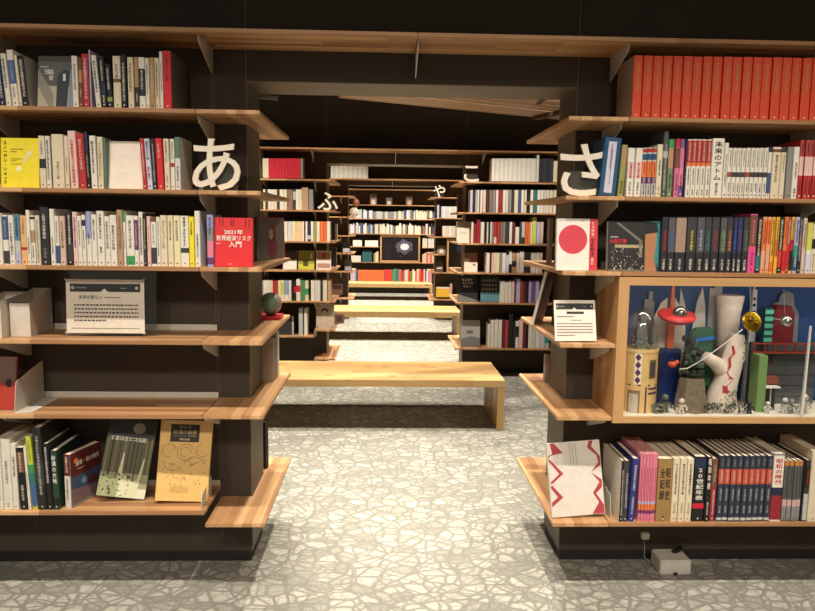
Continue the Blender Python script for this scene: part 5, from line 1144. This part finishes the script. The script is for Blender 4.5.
m = MB().box(1.19, 1.275, 2.605, 2.63, FZ, .965, mat((52, 104, 70), .5)); m.prism([(1.19, .9651), (1.275, .9651), (1.262, .99), (1.21, .985)], 2.605, 2.63, 'y', mat((52, 104, 70), .5)); mini(m, 'green_block', 'dark green rounded block behind the mossy rock', 'block')
m = MB().prism([(1.2, .933), (1.275, .945), (1.275, .957), (1.2, .947)], 2.593, 2.603, 'y', mat((40, 120, 220), .3)); mini(m, 'blue_bar', 'bright blue bar across the green block', 'bar')
# leaning white sculpture (plain)
sc = empty('leaning_sculpture', (1.292, 2.536, FZ), 'leaning white sculpture with red streaks, one arm and green moss', 'sculpture', CG)
white = mat((220, 206, 188), .6)
MB().tube([(-.012, 0, .001), (-.012, 0, .02), (-.006, 0, .06), (.012, .0, .13), (.03, .0, .2), (.036, .0, .25), (.04, .0, .29)], [.052, .0515, .049, .043, .039, .036, .026], white, 20).build('trunk', sc, smooth=True)
MB().tube([(.0, .0, .145), (-.045, -.01, .185), (-.085, -.015, .208)], [.034, .025, .02], white, 14).build('arm', sc, smooth=True)
m = MB()
for k, (zz, a) in enumerate(((.05, .3), (.08, -.1), (.11, .35), (.15, -.25), (.18, .1), (.22, -.3), (.25, 0))):
    pass
def surf(t, a, off=.0012):
    P_ = [(-.012, 0, .053), (-.006, .06, .049), (.012, .13, .043), (.03, .2, .039), (.036, .25, .036), (.04, .29, .026)]
    for (x0, z0, r0), (x1, z1, r1) in zip(P_, P_[1:]):
        if t <= z1: f = (t - z0) / (z1 - z0); x = x0 + (x1 - x0) * f; r_ = r0 + (r1 - r0) * f + off; return (x + r_ * math.sin(a), -r_ * math.cos(a), t)
zig = [(.045, -.75), (.075, -.35), (.1, -.55), (.13, -.2), (.15, -.75), (.175, -.6), (.2, -.85), (.225, -.55), (.25, -.8)]
for i, ((t0, a0), (t1, a1)) in enumerate(zip(zig, zig[1:])): w = .3 if i < 3 else .18; m.face([surf(t0, a0 - w * .3), surf(t0 + .001, a0 + w), surf(t1, a1 + w), surf(t1 + .001, a1 - w * .3)], mat((178, 34, 44)))
m.build('red_streak', sc)
m = MB()
for k in range(70):
    t = rn.choice((rn.uniform(.03, .09), rn.uniform(.18, .27))); a = rn.uniform(-.2, .9) if t < .1 else rn.uniform(.5, 1.3); m.ball(surf(t, a), rn.uniform(.002, .0045), mat(rn.choice([(104, 124, 84), (140, 154, 112), (84, 104, 70)])), 5)
m.build('moss', sc)
# right-hand buildings
m = MB().box(1.455, 1.487, 2.575, 2.6, .935, 1.07, mat((30, 70, 66), .4))
for k in range(5): m.box(1.456, 1.488, 2.5735, 2.5748, .94 + .027 * k, .956 + .027 * k, mat((96, 190, 160), .4))
m.box(1.46, 1.48, 2.58, 2.596, FZ, .935, mat((60, 60, 64))); mini(m, 'green_lantern_stack', 'stack of lit green bands left of the dark red block', 'toy tower')
m = MB().prism([(1.507, .93), (1.592, .93), (1.592, 1.04), (1.577, 1.075), (1.522, 1.075), (1.512, 1.05)], 2.61, 2.65, 'y', mat((116, 30, 36), .5)); mini(m, 'red_block', 'dark red building block behind the silver ball', 'block')
m = MB().ball((1.5, 2.51, 1.03), .022, mat((190, 188, 182), .15, .9), 18); m.tube([(1.5, 2.52, 1.05), (1.5, 2.54, 1.146)], .0007, 'G'); m.tube([(1.478, 2.51, 1.035), (1.455, 2.51, 1.038)], .001, 'J'); mini(m, 'silver_ball', 'silver ball satellite hanging before the dark red block', 'toy satellite', True)
m = MB().box(1.404, 1.437, 2.5, 2.56, FZ, .9, mat((118, 150, 92), .6)); mini(m, 'toy_wall', 'pale green upright wall piece right of the leaning sculpture', 'panel', bevel=.001)
m = MB().box(1.4375, 1.7, 2.625, 2.64, FZ, .9295, mat((84, 88, 90), .7))
for k in range(5): m.box(1.4376, 1.7, 2.623, 2.6249, FZ + .03 + .042 * k, FZ + .032 + .042 * k, mat((60, 62, 64)))
mini(m, 'grey_backdrop', 'grey panelled backdrop wall under the red railing', 'backdrop')
m = MB(); red = mat((170, 60, 44), .5)
for z_ in (.9005, .934): m.box(1.404, 1.7, 2.552, 2.558, z_, z_ + .005, red)
for k in range(8): m.box(1.41 + .04 * k, 1.414 + .04 * k, 2.553, 2.557, .9056, .9339, red)
m.box(1.4375, 1.7, 2.545, 2.622, .8995, .9003, mat((96, 60, 50))); mini(m, 'red_railing', 'red railing along the top of the grey backdrop', 'railing')
m = MB().box(1.5, 1.53, 2.6205, 2.6228, .84, .89, mat((110, 60, 44))); m.box(1.505, 1.525, 2.619, 2.6204, .846, .884, mat((70, 44, 40))); mini(m, 'brown_hatch', 'small brown hatch on the grey backdrop', 'hatch')
t = empty('tiny_table', (1.468, 2.52, FZ), 'tiny white table before the grey backdrop', 'toy table', CG); MB().box(-.028, .028, -.015, .015, .09, .096, mat((220, 216, 208))).build('table_top', t); MB().tube([(0, 0, 0), (0, 0, .0898)], .0025, 'J').build('leg', t)
m = MB().box(1.445, 1.5, 2.53, 2.56, .785, .812, mat((130, 70, 50))); m.box(1.45, 1.495, 2.535, 2.555, FZ, .7849, mat((60, 56, 56))); mini(m, 'brown_cabinet', 'small brown cabinet behind the tiny table', 'cabinet')
def robot(x, y, h, col, label):
    r = empty('toy_figure', (x, y, FZ), label, 'toy figure', CG); k = h / .05; c = mat(col, .35, .2)
    MB().tube([(0, 0, .014 * k), (0, 0, .03 * k)], [.008 * k, .01 * k], c, 10).build('body', r, smooth=True); MB().ball((0, 0, .041 * k), .0095 * k, c, 12).build('head', r, smooth=True)
    for s in (-1, 1):
        MB().tube([(s * .005 * k, 0, .0142 * k), (s * .006 * k, -.0005, .0015)], [.004 * k, .005 * k], c, 8).build('leg', r, smooth=True); MB().tube([(s * .01 * k, 0, .028 * k), (s * .016 * k, -.003, .02 * k), (s * .015 * k, -.006, .012 * k)], .003 * k, c, 8).build('arm', r, smooth=True)
robot(1.108, 2.475, .058, (220, 212, 196), 'small white robot figure before the stone pedestal')
robot(1.052, 2.49, .07, (96, 100, 92), 'grey toy figure left of the white robot')
robot(1.365, 2.475, .05, (40, 44, 60), 'dark toy figure with pale hat beside the pale green wall piece')
for i, (x, h, cc, nm) in enumerate(((1.505, .06, (196, 196, 190), 'silver toy figure left of the painted glint on the glass joint'), (1.53, .055, (150, 150, 146), 'grey toy figure touching the painted glint on the glass joint'), (1.578, .075, (200, 190, 170), 'tall silver toy figure right of the painted glint on the glass joint'), (1.44, .045, (206, 206, 204), 'tiny white toy figure under the tiny table'))): robot(x, 2.485, h, cc, nm)
for j, (x0, x1, lab) in enumerate(((.995, 1.045, 'small dark plants right of the domed tower'), (1.2, 1.26, 'small dark plants before the leaning sculpture'), (1.275, 1.345, 'green and grey plants at the foot of the leaning sculpture'))):
    m = MB()
    for k in range(70):
        x, y, a, l = rn.uniform(x0, x1), 2.475 + rn.uniform(-.012, .012), rn.uniform(0, 6.3), rn.uniform(.006, .016); z_ = FZ + rn.uniform(0, .032)
        m.face([(x, y, z_), (x + l * math.cos(a), y + l * math.sin(a) * .5, z_ + l * .5), (x + l * .6 * math.cos(a + .5), y + .003, z_ + l)], mat(rn.choice([(50, 60, 44), (90, 100, 80), (130, 130, 110), (36, 42, 36)])))
    mini(m, 'tiny_plants', lab, 'plants')
# ------------------------------------------------------------------ middle row: face-out books and odds
MLG = 'face-out books of the middle row'
def art2(*ps):
    def f(o, W, H):
        m = MB()
        for i, (a, b, c, d, col) in enumerate(ps): patch(m, a * W, b * W, c * H, d * H, col, 1 + i)
        m.build('cover_picture', o)
    return f
yb2 = 6.12
face_book(-.893, .953, yb2, .12, .165, .015, (226, 220, 210), 'white face-out book with dark purple top, fourth shelf beyond bench', art2((0, 1, .5, 1, (70, 60, 76)), (.5, .62, .45, .56, 'W')), 8, group=MLG)
face_book(-.758, .953, yb2, .14, .168, .015, (196, 190, 60), 'yellow green face-out book with dark patch, fourth shelf beyond bench', art2((0, 1, .3, 1, (150, 146, 60)), (.3, .62, .18, .5, (70, 60, 30)), (.76, .86, .55, .84, (230, 226, 190))), 8, group=MLG)
face_book(-.6, .953, yb2 - .01, .13, .168, .015, (228, 214, 200), 'face-out book with red bird and cream band beside the yellow green one', art2((.06, .94, .5, .95, (176, 140, 118)), (.08, .94, .1, .34, (176, 130, 116)), (.4, .62, .62, .88, (176, 50, 40))), 8, group=MLG)
o = face_book(-.955, .372, yb2, .155, .165, .03, (62, 62, 62), 'dark clear-fronted case with white edge, lowest left shelf beyond bench', art2((.05, .86, .1, .9, (48, 50, 50)), (.9, .98, .0, 1., (196, 194, 186))), 2, group=MLG)
simple_book(-.735, 6.09, .372, .036, .243, .15, 'J', 'tall grey book with black lettering, lowest left shelf beyond bench', group=MLG); simple_book(-.692, 6.09, .372, .028, .24, .15, 'W', 'tall white book right of the grey one, lowest left shelf beyond bench', group=MLG)
def art_portrait(o, W, H):
    m = MB(); poly(m, disc(W * .47, H * .6, W * .15, H * .13), (206, 184, 160), 2); poly(m, disc(W * .47, H * .7, W * .19, H * .12), (66, 46, 40), 1); poly(m, [(W * .3, H * .25), (W * .64, H * .25), (W * .56, H * .46), (W * .4, H * .46)], (196, 174, 150), 1)
    for x, z in ((.05, .05), (.85, .05), (.05, .9), (.85, .9)): patch(m, W * x, W * (x + .1), H * z, H * (z + .06), (130, 110, 96), 1)
    m.build('cover_picture', o)
face_book(-.6, .43, 6.09, .158, .225, .018, (186, 168, 146), 'face-out book with a dark-haired portrait, on the middle left post above the bench', art_portrait, 6, group=MLG)
face_book(-.462, .43, 6.42, .09, .09, .012, (150, 110, 96), 'small brown picture card behind the portrait cover', art2((.2, .8, .2, .8, (90, 70, 62))), 10, group=MLG)
face_book(.633, 1.205, 6.10, .125, .188, .016, (226, 216, 200), 'pale cream face-out book with grey upper corner, middle right post', art2((.0, 1, .72, 1, (150, 130, 112)), (.9, 1, 0, .72, (150, 120, 96)), (.25, .75, .45, .48, (170, 160, 150))), 6, 4, group=MLG)
face_book(.707, .948, 6.11, .118, .17, .016, (226, 214, 196), 'cream face-out book with reddish upper corner, fourth shelf, middle right post', art2((.0, 1, .7, 1, (140, 110, 96)), (.4, 1, .5, .78, (176, 100, 90)), (.66, .84, .34, .42, (90, 80, 74))), 10, group=MLG)
def art_blk(o, W, H):
    m = MB(); poly(m, [(0, .0), (W, .0), (W, H * .06), (0, H * .28)], (116, 116, 116), 1); m.build('cover_picture', o); t = MB()
    for r_ in range(3):
        for k in range(4 - (r_ == 2)): marks(t, W * (.24 + .14 * k + .04 * r_), -.001, H * (.8 - .13 * r_), H * (.9 - .13 * r_), .022, 'W')
    t.build('title', o)
face_book(.658, .682, 6.115, .176, .23, .018, (30, 28, 30), 'black face-out book with white hand lettering, fifth shelf, middle right post', art_blk, 8, group=MLG)
def art_tl(o, W, H):
    m = MB(); patch(m, 0, W, 0, H * .34, (92, 140, 152), 1); patch(m, 0, W, H * .28, H * .36, (60, 90, 100), 2); m.build('cover_picture', o); t = MB()
    for r_ in range(3):
        for k in range(5): marks(t, W * (.14 + .17 * k), -.001, H * (.76 - .17 * r_), H * (.86 - .17 * r_), .02, 'J')
    t.build('title', o)
face_book(.86, .682, 6.115, .17, .233, .018, (44, 48, 50), 'charcoal and teal face-out book right of the black one, fifth shelf beyond bench', art_tl, 8, group=MLG)
def art_gr(o, W, H):
    m = MB(); poly(m, [(0, 0), (W, 0), (W, H * .34), (W * .5, H * .4), (0, H * .3)], (120, 118, 116), 1); patch(m, W * .3, W * .64, H * .5, H * .62, (110, 108, 106), 1); m.build('cover_picture', o)
face_book(.692, .274, 6.11, .172, .24, .016, (176, 172, 168), 'pale grey face-out book with mountain shape, lowest shelf, middle right post', art_gr, 8, group=MLG)
# passage-side ends of the middle row
PG = 'things on the ends of the middle posts'
simple_book(-.475, 6.66, 1.205, .045, .175, .08, 'X', 'dark book standing at the end of the middle left post', 90, PG); simple_book(-.455, 6.735, 1.205, .05, .15, .07, 'W', 'white book behind the dark one, end of the middle left post', 90, PG)
o = face_book(-.488, 1.06, 6.74, .075, .07, .01, (214, 100, 70), 'x', None, 0); bpy.data.objects.remove(o.children[0]); bpy.data.objects.remove(o)
for i, (y, w, h, c) in enumerate(((6.62, .03, .18, 'D'), (6.66, .02, .17, 'A3'), (6.7, .03, .18, 'G'))): simple_book(-.46, y, .953, w, h, .075, c, ['dark grey', 'brown', 'grey'][i] + ' slanting book behind the bird cover, middle left post', 90, PG)
face_book(-.5, .682, 6.63, .1, .1, .02, (150, 120, 110), 'brown pink picture block on the fifth shelf, middle left post', art2((.1, .9, .5, .9, (90, 66, 60))), 6, group=PG)
for i, (y, c) in enumerate(((6.62, 'A'), (6.66, 'X'), (6.70, 'A3'))): simple_book(.69, y, 1.475, .035, .175, .06, c, ['brown', 'charcoal', 'grey brown'][i] + ' book at the end of the middle right post, second shelf', -90, PG)
# ------------------------------------------------------------------ third row
TG = 'white set on the third row top shelf'
xs = -.75
b = empty('paper_ornament', (-.437, 9.86, 1.4504), 'round white ornament with brown top at the far left post', 'ornament'); MB().ball((0, 0, .0665), .066, mat((236, 232, 224), .6), 20).build('ball', b, smooth=True)
MB().lathe([(.02, .125), (.035, .16), (.05, .19), (.045, .22), (.02, .25)], mat((150, 96, 70), .7), 14, (.03, 0, 0)).build('brown_top', b, smooth=True)
d = empty('small_display_case', (.878, 9.69, .6904), 'small far pine display case with blue light, third right bookcase', 'display case')
MB().box(0, .02, 0, .2, 0, .47, WOODZ).box(.6, .62, 0, .2, 0, .47, WOODZ).box(.02, .6, 0, .2, .452, .47, WOODF).box(.02, .6, 0, .2, 0, .018, WOODF).build('frame', d); MB().box(.02, .6, .195, .2, .018, .452, mat((70, 62, 56))).build('back_panel', d)
MB().box(.06, .13, .15, .17, .3, .37, mat((50, 84, 130), .4)).build('blue_screen', d); MB().box(.15, .22, .15, .17, .3, .37, mat((90, 110, 200), .4)).build('violet_screen', d)
MB().box(.03, .09, .05, .1, .019, .07, mat((196, 150, 90))).build('model', d); MB().box(.02, .6, .004, .007, .0185, .4515, PANE).build('glass_pane', d)
FG = 'far books on the third row'
for nm, x, c, h in (('lavender', .742, 'L2', .178), ('navy', .768, 'N', .17)): o = simple_book(x, 9.715, 1.45, .024, h, .14, c, nm + ' book left of the pale set, second far right shelf', 0, FG, False)
o = face_book(.735, .945, 9.74, .13, .12, .012, (120, 110, 100), 'pale spread picture standing on fourth far right shelf', art2((.3, .7, .1, .7, (206, 190, 176))), 10, group=FG)
o = face_book(.725, .69, 9.74, .1, .158, .012, (90, 70, 64), 'dark cover with white stripe on fifth far right shelf', art2((.1, .9, .3, .5, (220, 216, 206))), 8, group=FG)
o = face_book(.735, .31, 9.72, .19, .17, .04, (226, 176, 50), 'yellow face-out set on lowest far right shelf', art2((0, 1, .0, .16, (60, 40, 20)), (0, 1, .86, 1, (220, 206, 186))), 4, group=FG)
o = simple_book(.945, 9.71, .31, .03, .22, .14, 'S3', 'pink book right of the yellow set, lowest far right shelf', 0, FG, False)
o = face_book(-.56, .69, 9.74, .1, .16, .012, (96, 96, 100), 'grey cover on fifth far left shelf', art2((.1, .9, .05, .4, (150, 146, 150))), 6, group=FG)
o = face_book(-.59, .945, 9.74, .11, .16, .012, (70, 76, 90), 'blue grey cover on fourth far left shelf', art2((.1, .9, .05, .4, (170, 166, 170))), 6, group=FG)
# ------------------------------------------------------------------ back wall
tv = empty('framed_screen', (-.085, 13.32, .6176), 'large dark framed picture with white burst, centre of the back wall', 'picture')
w, h = .765, .525
MB().box(0, w, 0, .03, 0, .04, WOODF).box(0, w, 0, .03, h - .04, h, WOODF).box(0, .03, 0, .03, .04, h - .04, WOODZ).box(w - .03, w, 0, .03, .04, h - .04, WOODZ).build('frame', tv)
m = MB().box(.03, w - .03, .012, .02, .04, h - .04, mat((28, 26, 32), .3)); rn = random.Random(8)
for k in range(80): x, z = rn.uniform(.05, w - .06), rn.uniform(.06, h * .8); a = rn.uniform(.004, .014); m.face([(x, .0117, z), (x + a, .0117, z), (x + a * .6, .0117, z + a)], mat(rn.choice([(90, 80, 96), (150, 140, 150), (60, 56, 70)])))
m.face([(.46 + .15 * math.cos(a * .35) * (1 + .2 * (a % 2)), .0116, .30 + .1 * math.sin(a * .35) * (1 + .3 * (a % 3))) for a in range(18)], mat((92, 84, 104))); m.face([(.47 + .075 * math.cos(a * .35) * (1 + .25 * (a % 2)), .0114, .30 + .055 * math.sin(a * .35) * (1 + .3 * (a % 2))) for a in range(18)], mat((236, 234, 240))); m.build('picture', tv)
mb = MB(); rn = random.Random(21); YF = 13.33
def far_row(x0, x1, z, hs, cols, y=YF, d=.14):
    x = x0
    while x < x1 - .012:
        w = min(rn.uniform(.018, .04), x1 - x); mb.box(x, x + w - .001, y, y + d, z + .0005, z + rn.uniform(*hs), rn.choice(cols)); x += w
pale = ['W', 'W', 'C', 'J2', 'C2', 'J', 'G', 'B', 'L2', 'A3', 'D']
far_row(-.66, -.22, 1.446, (.13, .19), ['W', 'L2', 'B', 'J', 'L2', 'W', 'D']); far_row(-.22, .24, 1.446, (.135, .142), ['G', 'J'], ); far_row(.24, 1.0, 1.446, (.13, .18), pale)
far_row(-.78, 1.05, 1.161, (.14, .21), pale + ['W', 'C', 'M', 'W']); far_row(.73, .95, .913, (.15, .2), pale + ['D', 'X']); far_row(.73, 1.0, .617, (.15, .21), ['S', 'Q4', 'W', 'R2', 'C', 'I', 'U']); far_row(-.21, -.11, .617, (.17, .22), ['C', 'U', 'Y3'])
cols = ['R4', 'P', 'W', 'Q4', 'S', 'E', 'B', 'L', 'R', 'C', 'I', 'W']
far_row(-.62, -.5, .3005, (.2, .22), ['B', 'N2', 'L'], 12.72, .1); far_row(.15, .88, .3005, (.17, .23), cols, 12.72, .1)
for i in range(16): mb.box(-.75 + .032 * i, -.7188 + .032 * i, 9.715, 9.86, 1.9754, 2.185, 'J2' if i % 2 else 'W')
for i in range(8): mb.box(.787 + .0275 * i, .813 + .0275 * i, 9.715, 9.85, 1.4504, 1.61, ['J2', 'W', 'L2'][i % 3])
for i in range(6): mb.box(.81 + .0305 * i, .839 + .0305 * i, 9.715, 9.85, 1.1904, 1.34, ['W', 'C', 'J2'][i % 3])
for key in ('ML1', 'ML2', 'ML3', 'ML5', 'MR1', 'MR4'):
    y, z, rows = BOOKS[key]
    for x, w_, h_, d_, body, bands, _t, _d, _l in rows:
        cuts = sorted({0., 1.} | {v for b_ in parse(bands) for v in b_[:2]})
        for f0, f1 in zip(cuts, cuts[1:]):
            k = body
            for b_ in parse(bands):
                if b_[0] <= (f0 + f1) / 2 <= b_[1]: k = b_[2]
            mb.box(x - w_ / 2, x + w_ / 2, y, y + d_, z + .0005 + f0 * h_, z + .0005 + f1 * h_, k)
o = mb.build('books'); o['kind'] = 'stuff'; tag(o, 'small distant books filling the shelves beyond the first bench', 'books')
BGp = 'boxes and covers on the back wall'
def far_box(x0, x1, z, h, col, label, name='box', cat='box', y=13.34, d=.1): tag(MB().box(x0, x1, y, y + d, z + .0005, z + h, mat(col, .6)).build(name, bevel=.002), label, cat, BGp)
far_box(-.608, -.435, .913, .12, (232, 228, 220), 'left of two white boxes, far shelf left of the framed picture'); far_box(-.377, -.127, .913, .12, (232, 228, 220), 'wider right white box beside the framed picture')
far_box(-.64, -.455, .617, .12, (230, 226, 218), 'white box on far shelf under the two white boxes'); far_box(-.43, -.24, .617, .225, (44, 96, 100), 'teal box right of a white box, far left shelf')
for i, (x, w, h, c, nm) in enumerate(((-.287, .13, .2, (120, 100, 90), 'pale face picture'), (.02, .12, .15, (96, 92, 88), 'grey machine picture'), (.4, .13, .18, (120, 104, 88), 'brown machine picture'))): tag(MB().box(x, x + w, 13.4, 13.42, 1.7105, 1.71 + h, mat(c)).box(x + .03, x + w - .03, 13.397, 13.3999, 1.72, 1.71 + h * .5, mat((206, 186, 170))).build('picture_card'), nm + ' standing on the highest far shelf', 'picture', BGp)
far_box(-.49, .0, .3, .2, (214, 106, 60), 'orange magazine display on the farthest bench', 'magazine_display', 'magazine display', 12.74, .08); far_box(.005, .145, .3, .21, (196, 60, 66), 'red magazine display on the farthest bench, right of the orange one', 'magazine_display', 'magazine display', 12.74, .08)

# ------------------------------------------------------------------ slanted timber boards above the second aisle
WD = wood('ceiling_timber', 'x', (130, 98, 70), (160, 126, 94), (180, 146, 112), .06, 2.2)
def plank(p0, p1, wd, t, z, label, brace=False):
    p0, p1 = Vector(p0), Vector(p1); L = (p1 - p0).length; o = MB().box(0, L, -wd, 0, 0, t, WD).build('timber_board', bevel=.003)
    o.rotation_euler = (0, 0, math.atan2(p1.y - p0.y, p1.x - p0.x)); o.location = (p0.x, p0.y, z); tag(o, label, 'board', 'timber boards hung over the second aisle')
    for f in (.25, .75): MB().tube([(L * f, -wd / 2, t), (L * f, -wd / 2, ZC - z - .001)], .004, mat((30, 28, 28))).build('hanger_rod', o)
    if brace: MB().box(L * .585, L * .6, -wd - .3, -.06, -.03, -.0005, mat((70, 50, 38), .6)).build('brace', o)
plank((-.32, 4.78), (2.1, 5.9), .26, .03, 2.2, 'slanting timber board over the second aisle, farthest and widest', True)
plank((-.1, 4.55), (2.2, 5.62), .16, .03, 2.2, 'slanting timber board over the second aisle, middle one')
plank((.4, 4.55), (2.3, 5.43), .10, .03, 2.2, 'slanting timber board over the second aisle, nearest and narrowest')

for x, z_, ang, lab in ((-.497, 1.884, 6, 'left'), (.672, 1.905, -38, 'right')):
    o = MB().box(-.05, .05, 0, .003, -.008, .008, mat((150, 142, 126), .35)).box(-.05, .05, .0031, .012, -.008, -.006, mat((150, 142, 126), .35)).build('mounting_strip', bevel=.0006); o.location = (x, 2.9556, z_); o.rotation_euler = (0, R(ang), 0)
    tag(o, 'short pale metal strip behind the top of the %s passage post' % lab, 'metal strip')

# ------------------------------------------------------------------ light
def spot(x, y, z, e, ang=100, tx=None, ty=None, col=(1, .91, .78), rad=.03, blend=.6):
    l = bpy.data.lights.new('ceiling_or_fill_spot', 'SPOT'); l.energy = e; l.color = col; l.spot_size = R(ang); l.spot_blend = blend; l.shadow_soft_size = rad
    o = bpy.data.objects.new('ceiling_or_fill_spot', l); COL.objects.link(o); o.location = (x, y, z)
    d = Vector((tx if tx is not None else x, ty if ty is not None else y, 0)) - Vector((x, y, z)); o.rotation_euler = d.to_track_quat('-Z', 'Y').to_euler(); return o
EF, E2, E3, E4, EB = 160, 205, 260, 290, 150
for x in (-2.2, -1.2, -.2, .42, 1.4, 2.4): spot(x, 1.2, 3.8, EF, 62, ty=1.75, blend=.6)
for x in (-2., -.7, .8, 2.): spot(x, -1.9, 3.6, EB, 50, ty=1.9, rad=.2, blend=.4)      # added fill spots behind the camera, to lift the shade on the shelves
for x in (-1.7, -.65, .4, 1.45):
    spot(x, 3.95, 3.85, E2, 66); spot(x, 4.75, 3.85, E2 * 1.15, 80, blend=.3)
    spot(x, 7.5, 3.85, E3, 72); spot(x, 8.4, 3.85, E3 * 1.1, 80, blend=.3); spot(x, 10.9, 3.85, E4, 72); spot(x, 12.0, 3.85, E4 * 1.1, 80, blend=.3)
w = bpy.data.worlds.new('room'); SC.world = w; w.use_nodes = True; w.node_tree.nodes['Background'].inputs[0].default_value = (1, .88, .74, 1); w.node_tree.nodes['Background'].inputs[1].default_value = .36

# ------------------------------------------------------------------ camera
cam = bpy.data.cameras.new('camera'); co = bpy.data.objects.new('camera', cam); COL.objects.link(co); SC.camera = co
cam.sensor_fit = 'HORIZONTAL'; cam.sensor_width = 36; cam.lens = 36 * 692.06 / 815; cam.clip_start = .05
PI_, RO, YA = .1187, .0132, .0341
base = Matrix.Rotation(YA, 4, 'Z').inverted() @ Matrix.Rotation(R(90) - PI_, 4, 'X') @ Matrix.Rotation(RO, 4, 'Z')
co.matrix_world = Matrix.Translation((0, 0, 1.375)) @ base
SC.view_settings.view_transform = 'Standard'; SC.view_settings.look = 'None'; SC.view_settings.gamma = 1; SC.view_settings.use_curve_mapping = False
SC.view_settings.exposure = .3
SC.cycles.max_bounces = 8; SC.cycles.diffuse_bounces = 4; SC.cycles.transparent_max_bounces = 12; SC.cycles.caustics_reflective = False; SC.cycles.caustics_refractive = False; SC.cycles.sample_clamp_indirect = 4
